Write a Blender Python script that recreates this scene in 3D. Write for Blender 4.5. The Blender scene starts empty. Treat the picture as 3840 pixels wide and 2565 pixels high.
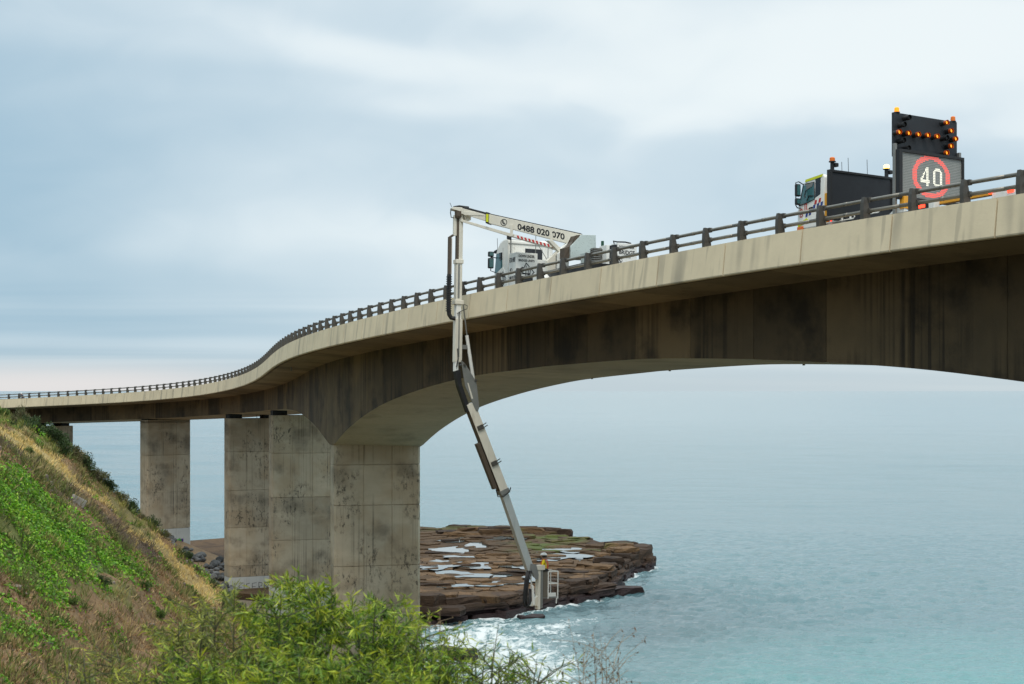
import bpy, bmesh, math, random
import numpy as np
from mathutils import Vector, Matrix
random.seed(7)
R = math.radians
C = bpy.context.scene.collection
SC = bpy.context.scene

# ---------------------------------------------------------------- camera
CAMH = 25.0
cam = bpy.data.cameras.new('camera'); camo = bpy.data.objects.new('camera', cam); C.objects.link(camo)
camo.location = (0, 0, CAMH); camo.rotation_euler = (R(90), 0, 0)
cam.sensor_width = 36; cam.lens = 56.25; cam.shift_y = 182.5/3840
cam.clip_start = .5; cam.clip_end = 120000
cam.dof.use_dof = True; cam.dof.focus_distance = 82; cam.dof.aperture_fstop = 5.0
SC.camera = camo
SC.render.resolution_x = 1024; SC.render.resolution_y = 684
SC.view_settings.view_transform = 'Standard'; SC.view_settings.look = 'None'
SC.view_settings.gamma = 1; SC.view_settings.use_curve_mapping = False
SC.view_settings.exposure = 0.60

# ---------------------------------------------------------------- sky (overcast) and sun
SUN_AZ, SUN_EL = R(184), R(64)         # high behind the camera, slightly to its right, veiled by cloud
w = bpy.data.worlds.new('World'); SC.world = w; w.use_nodes = True
nt = w.node_tree; nt.nodes.clear(); N = nt.nodes.new; LK = nt.links.new
def math_(op, a, b=None, c=None):
    n = N('ShaderNodeMath'); n.operation = op
    for i, v in enumerate((a, b, c)):
        if v is None: continue
        if isinstance(v, (int, float)): n.inputs[i].default_value = v
        else: LK(v, n.inputs[i])
    return n.outputs[0]
def mixc(f, a, b):
    n = N('ShaderNodeMix'); n.data_type = 'RGBA'; n.clamp_factor = True
    for s, v in ((n.inputs[0], f), (n.inputs[6], a), (n.inputs[7], b)):
        if isinstance(v, (int, float)): s.default_value = v
        elif isinstance(v, tuple): s.default_value = (*v, 1)
        else: LK(v, s)
    return n.outputs[2]
def sstep(v, lo, hi):
    n = N('ShaderNodeMapRange'); n.interpolation_type = 'SMOOTHSTEP'
    LK(v, n.inputs[0]); n.inputs[1].default_value = lo; n.inputs[2].default_value = hi
    return n.outputs[0]
tc = N('ShaderNodeTexCoord'); sx = N('ShaderNodeSeparateXYZ'); LK(tc.outputs['Generated'], sx.inputs[0])
dx, dy, dz = sx.outputs
zz = math_('ADD', math_('MAXIMUM', dz, 0.0), 0.05)
cx = N('ShaderNodeCombineXYZ'); LK(math_('DIVIDE', dx, zz), cx.inputs[0]); LK(math_('DIVIDE', dy, zz), cx.inputs[1])
def cloudnoise(vec, scale, off, detail, sxy=(1, 1, 1), rot=0., dist=0.0):
    m = N('ShaderNodeMapping'); LK(vec, m.inputs[0]); m.inputs['Location'].default_value = off; m.inputs['Scale'].default_value = sxy; m.inputs['Rotation'].default_value = (0, rot, 0)
    n = N('ShaderNodeTexNoise'); LK(m.outputs[0], n.inputs['Vector']); n.inputs['Scale'].default_value = scale
    n.inputs['Detail'].default_value = detail; n.inputs['Roughness'].default_value = .45; n.inputs['Distortion'].default_value = dist
    return n.outputs[0]
DIR = tc.outputs['Generated']
n1 = cloudnoise(DIR, 3.0, (.55, 0, .42), 2.5, (1, 1, 3.4), R(-8), .35)       # broad soft banks
n2 = cloudnoise(cx.outputs[0], .42, (8.3, 1.7, 2.0), 3, (.35, 1, 1), 0, .4)   # level bands far off, low down
n3 = cloudnoise(DIR, 16, (3.1, .4, 1.0), 4, (1, 1, 2.0), R(-14), .8)     # faint wisps
lowb = math_('SUBTRACT', 1.0, sstep(dz, .03, .10))
banks = math_('ADD', math_('MULTIPLY', n1, .88), math_('MULTIPLY', n3, .12))
mixn = N('ShaderNodeMix'); LK(math_('MULTIPLY', lowb, .75), mixn.inputs[0]); LK(banks, mixn.inputs[2]); LK(n2, mixn.inputs[3]); cover = mixn.outputs[0]
# the deck is thicker and bluer on the landward (left) half of the whole dome, thin and glowing round the brightest part
side = sstep(dx, -.40, .10)
glow = N('ShaderNodeVectorMath'); glow.operation = 'DOT_PRODUCT'; LK(DIR, glow.inputs[0])
glow.inputs[1].default_value = (math.sin(R(2))*math.cos(R(44)), math.cos(R(2))*math.cos(R(44)), math.sin(R(44)))
gl = sstep(glow.outputs['Value'], .73, .93)
bright = math_('ADD', math_('ADD', math_('MULTIPLY', sstep(cover, .30, .72), .92), math_('MULTIPLY', side, .50)), math_('MULTIPLY', gl, .50))
bright = math_('SUBTRACT', bright, .16)
col = mixc(math_('MULTIPLY', bright, .95), (.252, .362, .442), (.475, .543, .580))
col = mixc(sstep(bright, .80, 1.45), col, (.575, .622, .632))
# grey-mauve band low over the horizon, rosier on the left
low = math_('SUBTRACT', 1.0, sstep(dz, .002, .034))
col = mixc(math_('MULTIPLY', low, .85), col, (.365, .425, .455))
lowl = math_('MULTIPLY', math_('SUBTRACT', 1.0, sstep(dz, .004, .022)), math_('SUBTRACT', 1.0, sstep(dx, -.26, -.08)))
col = mixc(math_('MULTIPLY', lowl, .8), col, (.56, .53, .52))
# overcast: brighter towards the zenith
zen = math_('ADD', 1.0, math_('MULTIPLY', sstep(dz, .24, 1.0), 1.1))
vm = N('ShaderNodeVectorMath'); vm.operation = 'SCALE'; LK(col, vm.inputs[0]); LK(math_('MULTIPLY', zen, 10.0), vm.inputs['Scale'])
sky = N('ShaderNodeTexSky'); sky.sky_type = 'NISHITA'; sky.sun_disc = False
sky.sun_elevation = SUN_EL; sky.sun_rotation = SUN_AZ
fin = mixc(.95, sky.outputs[0], vm.outputs[0])
bg = N('ShaderNodeBackground'); LK(fin, bg.inputs[0]); bg.inputs[1].default_value = .1
wo = N('ShaderNodeOutputWorld'); LK(bg.outputs[0], wo.inputs[0])
sl = bpy.data.lights.new('sun', 'SUN'); sl.energy = 1.5; sl.angle = R(24); sl.color = (1, .91, .79)
so = bpy.data.objects.new('sun', sl); C.objects.link(so)
sd = Vector((math.sin(SUN_AZ)*math.cos(SUN_EL), math.cos(SUN_AZ)*math.cos(SUN_EL), math.sin(SUN_EL)))
so.rotation_euler = sd.to_track_quat('Z', 'Y').to_euler(); so.location = (0, 0, 200)

# ---------------------------------------------------------------- helpers: tags, meshes, materials
def tag(o, label=None, cat=None, group=None, kind=None):
    if label: o['label'] = label
    if cat: o['category'] = cat
    if group: o['group'] = group
    if kind: o['kind'] = kind
    return o
def empty(name, label, cat, group=None, M=None):
    o = bpy.data.objects.new(name, None); C.objects.link(o); o.empty_display_size = .3
    if M is not None: o.matrix_world = M
    return tag(o, label, cat, group)
class MB:
    def __init__(s): s.v = []; s.f = []; s.m = []
    def add(s, vs, fs, m=0):
        b = len(s.v); s.v += [tuple(map(float, p)) for p in vs]
        for f in fs: s.f.append(tuple(i+b for i in f)); s.m.append(m)
        return s
    def box(s, x0, x1, y0, y1, z0, z1, m=0):
        return s.add([(x0,y0,z0),(x1,y0,z0),(x1,y1,z0),(x0,y1,z0),(x0,y0,z1),(x1,y0,z1),(x1,y1,z1),(x0,y1,z1)],
                     [(0,3,2,1),(4,5,6,7),(0,1,5,4),(1,2,6,5),(2,3,7,6),(3,0,4,7)], m)
    def loft(s, rings, m=0, caps=True, closed=True):
        n = len(rings[0]); vs = [p for r in rings for p in r]; fs = []
        for i in range(len(rings)-1):
            for j in range(n if closed else n-1):
                a = i*n+j; b = i*n+(j+1) % n; fs.append((a, b, b+n, a+n))
        if caps: fs.append(tuple(range(n))[::-1]); fs.append(tuple(range((len(rings)-1)*n, len(rings)*n)))
        return s.add(vs, fs, m)
    def prism(s, poly, axis, a, b, m=0):
        # poly in the two other axes (in xyz order), extruded along axis from a to b
        def P(p, t): return {'x': (t, p[0], p[1]), 'y': (p[0], t, p[1]), 'z': (p[0], p[1], t)}[axis]
        return s.loft([[P(p, a) for p in poly], [P(p, b) for p in poly]], m)
    def tube(s, path, r, n=8, m=0, caps=True, sq=None):
        path = [Vector(p) for p in path]; rings = []
        rr = r if isinstance(r, (list, tuple)) else [r]*len(path)
        up = None
        for i, p in enumerate(path):
            t = (path[min(i+1, len(path)-1)]-path[max(i-1, 0)]).normalized()
            if up is None:
                up = Vector((0, 0, 1)) if abs(t.z) < .9 else Vector((1, 0, 0))
            a = t.cross(up).normalized(); b = a.cross(t).normalized(); up = b
            rings.append([p+(a*math.cos(q)+b*math.sin(q)*(sq or 1))*rr[i] for q in (2*math.pi*(j+.5)/n for j in range(n))])
        return s.loft(rings, m, caps)
    def beam(s, p0, p1, wdt, hgt, side, m=0, w1=None, h1=None):
        # rectangular bar from p0 to p1; width along side vector, height along the third direction
        p0 = Vector(p0); p1 = Vector(p1); t = (p1-p0).normalized(); a = Vector(side); a = (a-t*a.dot(t)).normalized(); b = t.cross(a)
        w1 = w1 or wdt; h1 = h1 or hgt
        r = []
        for p, ww, hh in ((p0, wdt, hgt), (p1, w1, h1)):
            r.append([p+a*ww*.5*i+b*hh*.5*j for i, j in ((-1,-1),(1,-1),(1,1),(-1,1))])
        return s.loft(r, m)
    def build(s, name, mats, parent=None, smooth=False, bevel=0, segs=2):
        me = bpy.data.meshes.new(name); me.from_pydata(s.v, [], s.f)
        if not isinstance(mats, (list, tuple)): mats = [mats]
        for q in mats: me.materials.append(q)
        me.polygons.foreach_set('material_index', s.m)
        bm = bmesh.new(); bm.from_mesh(me)
        bmesh.ops.recalc_face_normals(bm, faces=bm.faces)
        if bevel:
            ed = [e for e in bm.edges if len(e.link_faces) == 2 and e.calc_face_angle(0) > .5]
            bmesh.ops.bevel(bm, geom=ed, offset=bevel, segments=segs, affect='EDGES', profile=.6, clamp_overlap=True)
        bm.to_mesh(me); bm.free()
        if smooth is True: me.polygons.foreach_set('use_smooth', [True]*len(me.polygons))
        o = bpy.data.objects.new(name, me); C.objects.link(o)
        if parent is not None: o.parent = parent
        return o
def mesh_raw(name, vs, fs, mat, parent=None, smooth=False, attrs=None):
    me = bpy.data.meshes.new(name); vs = np.asarray(vs, np.float32); fs = np.asarray(fs, np.int32)
    me.vertices.add(len(vs)); me.vertices.foreach_set('co', vs.ravel())
    k = fs.shape[1]; me.loops.add(fs.size); me.loops.foreach_set('vertex_index', fs.ravel())
    me.polygons.add(len(fs)); me.polygons.foreach_set('loop_start', np.arange(0, fs.size, k, dtype=np.int32))
    me.polygons.foreach_set('loop_total', np.full(len(fs), k, np.int32))
    me.polygons.foreach_set('use_smooth', np.full(len(fs), smooth, bool))
    me.update(calc_edges=True)
    for an, arr in (attrs or {}).items():
        arr = np.asarray(arr, np.float32)
        if arr.ndim == 1: at = me.attributes.new(an, 'FLOAT', 'POINT'); at.data.foreach_set('value', arr)
        else: at = me.attributes.new(an, 'FLOAT_COLOR', 'POINT'); at.data.foreach_set('color', np.c_[arr, np.ones(len(arr))].astype(np.float32).ravel())
    me.materials.append(mat)
    o = bpy.data.objects.new(name, me); C.objects.link(o)
    if parent is not None: o.parent = parent
    return o
def child_copy(src, parent, M=None):
    o = src.copy(); C.objects.link(o); o.parent = parent
    if M is not None: o.matrix_local = M
    return o
def copy_tree(src, parent=None):
    o = src.copy(); C.objects.link(o); o.parent = parent
    for ch in src.children: copy_tree(ch, o)
    return o

class G:      # small node-graph helper for materials
    def __init__(s, name):
        s.mat = bpy.data.materials.new(name); s.mat.use_nodes = True; s.t = s.mat.node_tree
        s.b = s.t.nodes['Principled BSDF']; s.c = s.n('ShaderNodeTexCoord').outputs['Object']
    def n(s, ty): return s.t.nodes.new(ty)
    def l(s, a, b): s.t.links.new(a, b)
    def put(s, sock, v):
        if isinstance(v, (int, float)): sock.default_value = v
        elif isinstance(v, tuple): sock.default_value = (*v, 1) if len(v) == 3 and sock.type == 'RGBA' else v
        else: s.l(v, sock)
    def noise(s, scale=1., sxyz=(1, 1, 1), detail=4, rough=.55, dist=0., loc=(0, 0, 0), vec=None):
        m = s.n('ShaderNodeMapping'); s.l(vec or s.c, m.inputs[0]); m.inputs['Scale'].default_value = sxyz; m.inputs['Location'].default_value = loc
        q = s.n('ShaderNodeTexNoise'); s.l(m.outputs[0], q.inputs['Vector']); q.inputs['Scale'].default_value = scale
        q.inputs['Detail'].default_value = detail; q.inputs['Roughness'].default_value = rough; q.inputs['Distortion'].default_value = dist
        return q.outputs[0]
    def ramp(s, v, lo, hi, a=0., b=1.):
        q = s.n('ShaderNodeMapRange'); q.interpolation_type = 'SMOOTHSTEP'; s.put(q.inputs[0], v)
        q.inputs[1].default_value = lo; q.inputs[2].default_value = hi; q.inputs[3].default_value = a; q.inputs[4].default_value = b
        return q.outputs[0]
    def mix(s, f, a, b, mode='MIX'):
        q = s.n('ShaderNodeMix'); q.data_type = 'RGBA'; q.blend_type = mode
        s.put(q.inputs[0], f); s.put(q.inputs[6], a); s.put(q.inputs[7], b); return q.outputs[2]
    def m(s, op, a, b=0.):
        q = s.n('ShaderNodeMath'); q.operation = op; s.put(q.inputs[0], a); s.put(q.inputs[1], b); return q.outputs[0]
    def rnd(s, lo, hi):
        q = s.n('ShaderNodeObjectInfo'); return s.ramp(q.outputs['Random'], 0, 1, lo, hi)
    def attr(s, name, out='Color'):
        q = s.n('ShaderNodeAttribute'); q.attribute_name = name; return q.outputs[out]
    def scale(s, colr, f):
        q = s.n('ShaderNodeVectorMath'); q.operation = 'SCALE'; s.put(q.inputs[0], colr); s.put(q.inputs['Scale'], f); return q.outputs[0]
    def bump(s, h, strength=.3, dist=.02):
        q = s.n('ShaderNodeBump'); q.inputs['Strength'].default_value = strength; q.inputs['Distance'].default_value = dist
        s.l(h, q.inputs['Height']); s.l(q.outputs[0], s.b.inputs['Normal'])
    def done(s, colr, rough=.6, metal=0., spec=None):
        s.put(s.b.inputs['Base Color'], colr); s.put(s.b.inputs['Roughness'], rough); s.put(s.b.inputs['Metallic'], metal)
        if spec is not None: s.b.inputs['Specular IOR Level'].default_value = spec
        return s.mat
def paint(name, colr, rough=.45, metal=0., var=.12, scale=2.5, dirt=.25, dirtcol=(.12, .09, .06), bump=0.):
    g = G(name); a = g.noise(scale, detail=5); c_ = g.mix(a, tuple(v*(1-var) for v in colr), tuple(min(1, v*(1+var)) for v in colr))
    d = g.ramp(g.noise(1.6, (2.5, 2.5, .5), 6, .65, loc=(4, 1, 3)), .52, .78, 0, dirt)
    c_ = g.mix(d, c_, dirtcol)
    if bump: g.bump(g.noise(30), bump, .005)
    return g.done(c_, g.ramp(a, .3, .7, rough*.85, min(1, rough*1.2)), metal)
def glow(name, colr, strength, base=None):
    g = G(name); g.b.inputs['Emission Color'].default_value = (*colr, 1); g.b.inputs['Emission Strength'].default_value = strength
    return g.done(base or colr, .4)
def concrete(name, colr, streak=.5, streakcol=(.03, .027, .02), blot=.4, rnd=(.85, 1.1), sfreq=5., rough=.85, lo=.50, hi=.72, fine=.0, warm=None, mold=0.):
    g = G(name)
    a = g.noise(.9, detail=7, rough=.62); c_ = g.mix(a, tuple(v*.82 for v in colr), tuple(v*1.14 for v in colr))
    if warm: c_ = g.mix(g.ramp(g.noise(.35, detail=3, loc=(7, 2, 1)), .4, .65, 0, .75), c_, warm)
    c_ = g.scale(c_, g.rnd(*rnd))
    bl = g.ramp(g.noise(.33, detail=6, rough=.6, loc=(2, 9, 4)), .48, .70, 0, blot); c_ = g.mix(bl, c_, streakcol)
    s1 = g.noise(1., (sfreq, sfreq, .05), 3, .55); s2 = g.noise(.22, detail=3, loc=(1, 5, 2))
    st = g.m('MULTIPLY', g.ramp(s1, lo, hi), g.ramp(s2, .38, .66)); c_ = g.mix(g.m('MULTIPLY', st, streak), c_, streakcol)
    if fine:
        s3 = g.m('MULTIPLY', g.ramp(g.noise(1., (1.5, 1.5, .004), 1, .5, loc=(9, 3, 7)), .53, .72), g.ramp(g.noise(.5, (1, 1, .8), 2), .3, .7, .3, 1)); s4 = g.m('MULTIPLY', g.ramp(g.noise(1., (4.5, 4.5, .006), 0), .60, .74), g.ramp(g.noise(.3, detail=1, loc=(2, 0, 0)), .45, .6))
        c_ = g.mix(g.m('MULTIPLY', g.m('MAXIMUM', s3, g.m('MULTIPLY', s4, .6)), fine), c_, (.16, .15, .125))
    if mold:
        k1 = g.ramp(g.noise(.26, (1, 1, .8), 4, .6, loc=(5, 8, 1)), .47, .60); k2 = g.ramp(g.noise(3.4, (1, 1, .55), 7, .75, loc=(2, 2, 6)), .50, .62)
        c_ = g.mix(g.m('MULTIPLY', g.m('MULTIPLY', k1, k2), mold), c_, streakcol)
        k3 = g.ramp(g.noise(.45, (.5, .5, 1.6), 4, .6, loc=(3, 1, 9)), .50, .72, 0, .35); c_ = g.mix(k3, c_, tuple(min(1, v*1.35) for v in colr))
    g.bump(g.noise(9, detail=6, rough=.7), .25, .02)
    return g.done(c_, rough)

M = {}
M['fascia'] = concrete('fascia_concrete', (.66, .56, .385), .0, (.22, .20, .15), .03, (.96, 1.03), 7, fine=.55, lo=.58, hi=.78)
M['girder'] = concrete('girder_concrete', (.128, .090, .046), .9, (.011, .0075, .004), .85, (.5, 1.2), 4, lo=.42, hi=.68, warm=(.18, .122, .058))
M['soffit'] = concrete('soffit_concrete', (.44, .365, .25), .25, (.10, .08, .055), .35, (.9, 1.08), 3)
M['pier'] = concrete('pier_concrete', (.44, .372, .268), .75, (.035, .029, .02), .5, (.84, 1.12), 6, lo=.52, hi=.70, warm=(.36, .275, .175), mold=.85)
M['pier_side'] = M['pier']
M['pier_white'] = paint('pier_base_paint', (.50, .50, .47), .8, dirt=.35, scale=1.)
M['steel_dark'] = paint('weathered_railing_steel', (.080, .074, .064), .5, .25, .25, 5, .3, (.05, .045, .035))
M['rail'] = paint('railing_tube_steel', (.20, .188, .16), .42, .4, .2, 5, .3, (.06, .05, .04))
M['black'] = paint('black_rubber', (.012, .012, .013), .55, dirt=.1)
M['bearing'] = paint('bearing_black', (.01, .01, .01), .8, dirt=0)
M['white'] = paint('white_vehicle_paint', (.80, .79, .74), .33, 0, .05, 1.5, .2, (.30, .25, .18))
M['cream'] = paint('boom_paint', (.68, .64, .54), .4, 0, .10, 2, .38, (.22, .17, .11))
M['ink'] = paint('black_lettering', (.008, .008, .010), .5, dirt=0)
M['red'] = paint('red_marking', (.50, .025, .02), .45, dirt=.1)
M['blue'] = paint('blue_marking', (.02, .045, .22), .45, dirt=.05)
M['hivis'] = paint('hi_vis_lime', (.62, .66, .02), .45, dirt=.1)
M['orange'] = paint('orange_paint', (.75, .16, .02), .45, dirt=.15)
M['amber'] = paint('amber_yellow_paint', (.75, .34, .02), .45, dirt=.2)
M['grey'] = paint('grey_steel', (.24, .24, .225), .45, .4, .2, 3, .35)
M['alu'] = paint('dull_aluminium', (.52, .54, .52), .38, .55, .15, 3, .3, (.25, .23, .2))
M['brownsteel'] = paint('brown_steel', (.085, .062, .042), .6, .1, .25, 3, .3)
M['tyre'] = paint('tyre', (.02, .02, .02), .85, dirt=.2)
def glassm():
    g = G('tinted_glass'); g.b.inputs['IOR'].default_value = 1.5
    return g.done((.05, .14, .15), .06, 0., .9)
M['glass'] = glassm()
M['glassdark'] = paint('dark_glass', (.012, .014, .018), .08, dirt=0)
def checker():
    g = G('checker_plate'); q = g.n('ShaderNodeTexVoronoi'); q.inputs['Scale'].default_value = 14; g.l(g.c, q.inputs['Vector'])
    d = g.ramp(q.outputs['Distance'], .15, .3); g.bump(d, .6, .01)
    return g.done(g.mix(d, (.36, .40, .38), (.54, .60, .57)), .4, .35)
M['checker'] = checker()
M['lamp_on'] = glow('lit_amber_lamp', (1, .36, .02), .8)
M['lamp_hood'] = paint('orange_hood', (.40, .06, .005), .4, dirt=.05)
M['lamp_dim'] = glow('dim_amber_beacon', (1, .33, .01), .55)
M['lamp_bright'] = glow('flashing_amber_beacon', (1, .62, .12), 4.)
M['lamp_off'] = paint('amber_lens', (.75, .17, .01), .25, dirt=0)
M['lamp_red'] = glow('lit_red_lamp', (1, .05, .02), 2.)
M['led_red'] = glow('red_led', (1, .10, .075), .42)
M['led_white'] = glow('white_led', (1, .97, .80), .45)
M['vms'] = paint('display_face', (.13, .15, .14), .5, dirt=.05)
M['vmsgrid'] = paint('display_grid', (.42, .42, .40), .5, dirt=.05)
M['board'] = paint('black_board', (.013, .015, .019), .55, dirt=.12, dirtcol=(.05, .05, .05))

# ---------------------------------------------------------------- bridge alignment: x, y, z of the parapet top every 4.29 m
TAB = np.array([(53.661,2.94,32.532),(50.51,5.851,32.412),(47.412,8.819,32.292),(44.368,11.842,32.172),(41.379,14.919,32.052),(38.446,18.049,31.932),(35.569,21.232,31.812),(32.75,24.466,31.692),(29.99,27.75,31.572),(27.289,31.083,31.452),(24.648,34.464,31.332),(22.069,37.892,31.212),(19.552,41.366,31.092),(17.097,44.884,30.972),(14.706,48.446,30.852),(12.38,52.051,30.745),(10.121,55.698,30.619),(7.93,59.386,30.48),(5.806,63.113,30.334),(3.749,66.878,30.186),(1.759,70.679,30.038),(-0.163,74.514,29.892),(-2.018,78.382,29.751),(-3.806,82.282,29.615),(-5.525,86.212,29.484),(-7.174,90.173,29.357),(-8.752,94.162,29.235),(-10.256,98.18,29.116),(-11.682,102.226,28.999),(-13.026,106.3,28.883),(-14.286,110.401,28.766),(-15.464,114.526,28.647),(-16.564,118.672,28.525),(-17.595,122.837,28.398),(-18.568,127.015,28.266),(-19.498,131.203,28.128),(-20.401,135.397,27.983),(-21.294,139.593,27.83),(-22.197,143.786,27.671),(-23.127,147.975,27.504),(-24.1,152.153,27.33),(-25.135,156.316,27.15),(-26.244,160.46,26.965),(-27.444,164.579,26.775),(-28.746,168.667,26.583),(-30.161,172.717,26.388),(-31.698,176.722,26.194),(-33.365,180.674,26),(-35.169,184.567,25.81),(-37.115,188.39,25.623),(-39.205,192.136,25.442),(-41.443,195.796,25.268),(-43.829,199.362,25.101),(-46.364,202.823,24.941),(-49.045,206.172,24.788),(-51.871,209.4,24.642),(-54.838,212.498,24.501),(-57.943,215.459,24.362),(-61.18,218.273,24.223),(-64.545,220.934,24.077),(-68.032,223.434,23.927),(-71.633,225.765,23.777),(-75.342,227.92,23.627),(-79.152,229.893,23.477),(-83.053,231.678,23.327),(-87.037,233.268,23.177),(-91.096,234.658,23.027)])
K0 = -14

def cr(k):
    k = k-K0; i = int(min(max(math.floor(k), 1), len(TAB)-3)); f = k-i
    p0, p1, p2, p3 = TAB[i-1], TAB[i], TAB[i+1], TAB[i+2]
    P = .5*((2*p1)+(-p0+p2)*f+(2*p0-5*p1+4*p2-p3)*f*f+(-p0+3*p1-3*p2+p3)*f**3)
    T = .5*((-p0+p2)+2*(2*p0-5*p1+4*p2-p3)*f+3*(-p0+3*p1-3*p2+p3)*f*f)
    return P, T
def fr(k):
    P, T = cr(k); h = math.hypot(T[0], T[1])
    u = np.array([T[0]/h, T[1]/h, T[2]/h]); n = np.array([u[1], -u[0], -.03]); return P, u, n
def at(k, t, z):
    P, u, n = fr(k); return tuple(P+n*t+np.array([0, 0, z]))
def on_deck(k, t, dz=-.85):
    P, u, n = fr(k); o = P+n*t+np.array([0, 0, dz]); u = u/np.linalg.norm(u); n = n-u*(n@u); n /= np.linalg.norm(n); z = np.cross(n, u)
    m = Matrix.Identity(4)
    for i in range(3): m[i][0], m[i][1], m[i][2], m[i][3] = n[i], u[i], z[i], o[i]
    return m
KA, KB = -13, 51
def hermite(x, xs, ys):
    x = min(max(x, xs[0]), xs[-1]); i = max(0, min(len(xs)-2, int(np.searchsorted(xs, x)-1)))
    def sl(j):
        if j == 0: return (ys[1]-ys[0])/(xs[1]-xs[0])
        if j == len(xs)-1: return (ys[-1]-ys[-2])/(xs[-1]-xs[-2])
        return (ys[j+1]-ys[j-1])/(xs[j+1]-xs[j-1])
    h = xs[i+1]-xs[i]; t = (x-xs[i])/h; a, b = sl(i)*h, sl(i+1)*h
    return (2*t**3-3*t*t+1)*ys[i]+(t**3-2*t*t+t)*a+(-2*t**3+3*t*t)*ys[i+1]+(t**3-t*t)*b
UX = [0, 2, 3, 4.2, 5.9, 7.15, 8, 8.7, 9.9]; UY = [3.64, 3.74, 3.92, 4.24, 4.86, 5.53, 6.08, 6.58, 7.56]
BX = [0, 1.8, 3.6, 6.5, 9, 11.6]; BY = [7.56, 6.30, 5.46, 4.5, 4.0, 3.72]
def depth(k):
    if k > 29.5: return float(np.interp(k, [29.5, 31, 35, 60], [3.66, 3.6, 3.43, 3.42]))
    u = abs(k-7.5)
    if u <= 9.9: return hermite(u, UX, UY)
    if u <= 10.4: return 7.56
    return hermite(u-10.4, BX, BY)
bridge = empty('road_bridge', 'long curving concrete road bridge with pale side panels and dark haunched girder on tall piers', 'bridge')
# girder segments
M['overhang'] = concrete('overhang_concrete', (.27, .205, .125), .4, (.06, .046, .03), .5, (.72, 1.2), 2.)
def girder_ring(k, ins=0.):
    d = depth(k)-.09; i = ins
    sec = [(.03, -.90-i), (.03, -1.20), (.30, -1.22+i), (1.7, -1.27+i), (3.0+i*.7, -1.335+i), (3.0+i, -1.36), (3.0+i, -d+i), (9.5-i, -d+i), (9.5-i, -1.34), (12.5, -1.22+i), (12.57, -.90-i)]
    return [at(k, t, z) for t, z in sec]
kj = [float(k) for k in range(KA, KB)] ; kj = [k+.5 for k in kj if k < 29]+[29.5]+[30.5+.93*i for i in range(22)]
for a, b in zip(kj[:-1], kj[1:]):
    e = .006
    ks = [a+.0006, a+e, a+.25*(b-a), a+.5*(b-a), a+.75*(b-a), b-e, b-.0006]; ii = [.03, 0, 0, 0, 0, 0, .03]
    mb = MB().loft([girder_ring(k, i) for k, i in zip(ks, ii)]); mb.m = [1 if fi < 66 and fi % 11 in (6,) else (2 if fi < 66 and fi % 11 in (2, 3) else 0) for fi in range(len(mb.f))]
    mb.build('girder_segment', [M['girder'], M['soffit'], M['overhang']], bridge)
# pale outer panels with the kerb parapet (near side) and far parapet
def panel_ring(k, sec): return [at(k, t, z) for t, z in sec]
NEAR = [(0, 0), (-.135, -1.18), (-.12, -1.225), (-.02, -1.245), (.012, -1.245), (.012, -.90), (.40, -.88), (.36, -.02), (.34, 0)]
FAR = [(12.25, 0), (12.22, -.02), (12.18, -.88), (12.59, -.9), (12.59, -1.25), (12.72, -1.2), (12.6, 0)]
for k in range(KA, KB):
    g = .007
    for sec, nm in ((NEAR, 'fascia_panel'), (FAR, 'parapet_panel')):
        ks = [k+g, k+.25, k+.5, k+.75, k+1-g]
        MB().loft([panel_ring(q, sec) for q in ks]).build(nm, M['fascia'], bridge)
# piers -------------------------------------------------------------
def pier(k, ztop, zbase, joints, haunch=False, thick=2.1, white=None, t0=3.04, t1=9.46, nv=3):
    P, u, n = fr(k); u = np.array([u[0], u[1], 0]); n = np.array([n[0], n[1], 0])
    o = P+n*t0; wd = t1-t0; ch = .17
    def W(a, b, z): p = o+n*a+u*b; return (p[0], p[1], z)
    def plan(ins, grooves=True):
        i = ins; pts = [(ch+i, i)]
        if grooves:
            for q in range(1, nv):
                x = wd*q/nv; pts += [(x-.022, i), (x-.01, i+.03), (x+.01, i+.03), (x+.022, i)]
        pts += [(wd-ch-i, i), (wd-i, ch+i), (wd-i, thick-ch-i), (wd-ch-i, thick-i), (ch+i, thick-i), (i, thick-ch-i), (i, ch+i)]
        return pts
    core = MB(); core.loft([[W(a, b, zbase) for a, b in plan(.08, False)], [W(a, b, ztop-.02) for a, b in plan(.08, False)]])
    co = core.build('pier', M['pier'], bridge)
    zs = [ztop]+list(joints)+[zbase]
    for i, (za, zb) in enumerate(zip(zs[:-1], zs[1:])):
        e = .05
        rings = [[W(a, b, zz_) for a, b in plan(ii)] for zz_, ii in ((zb+.004, .05), (zb+.012, .045), (zb+.035, 0), (za-.035, 0), (za-.012, .045), (za-.004, .05))]
        MB().loft(rings).build('pier_block', M['pier_white'] if (white is not None and za <= white+.01) else M['pier'], co)
    return W, wd, thick
Z0 = CAMH
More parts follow.
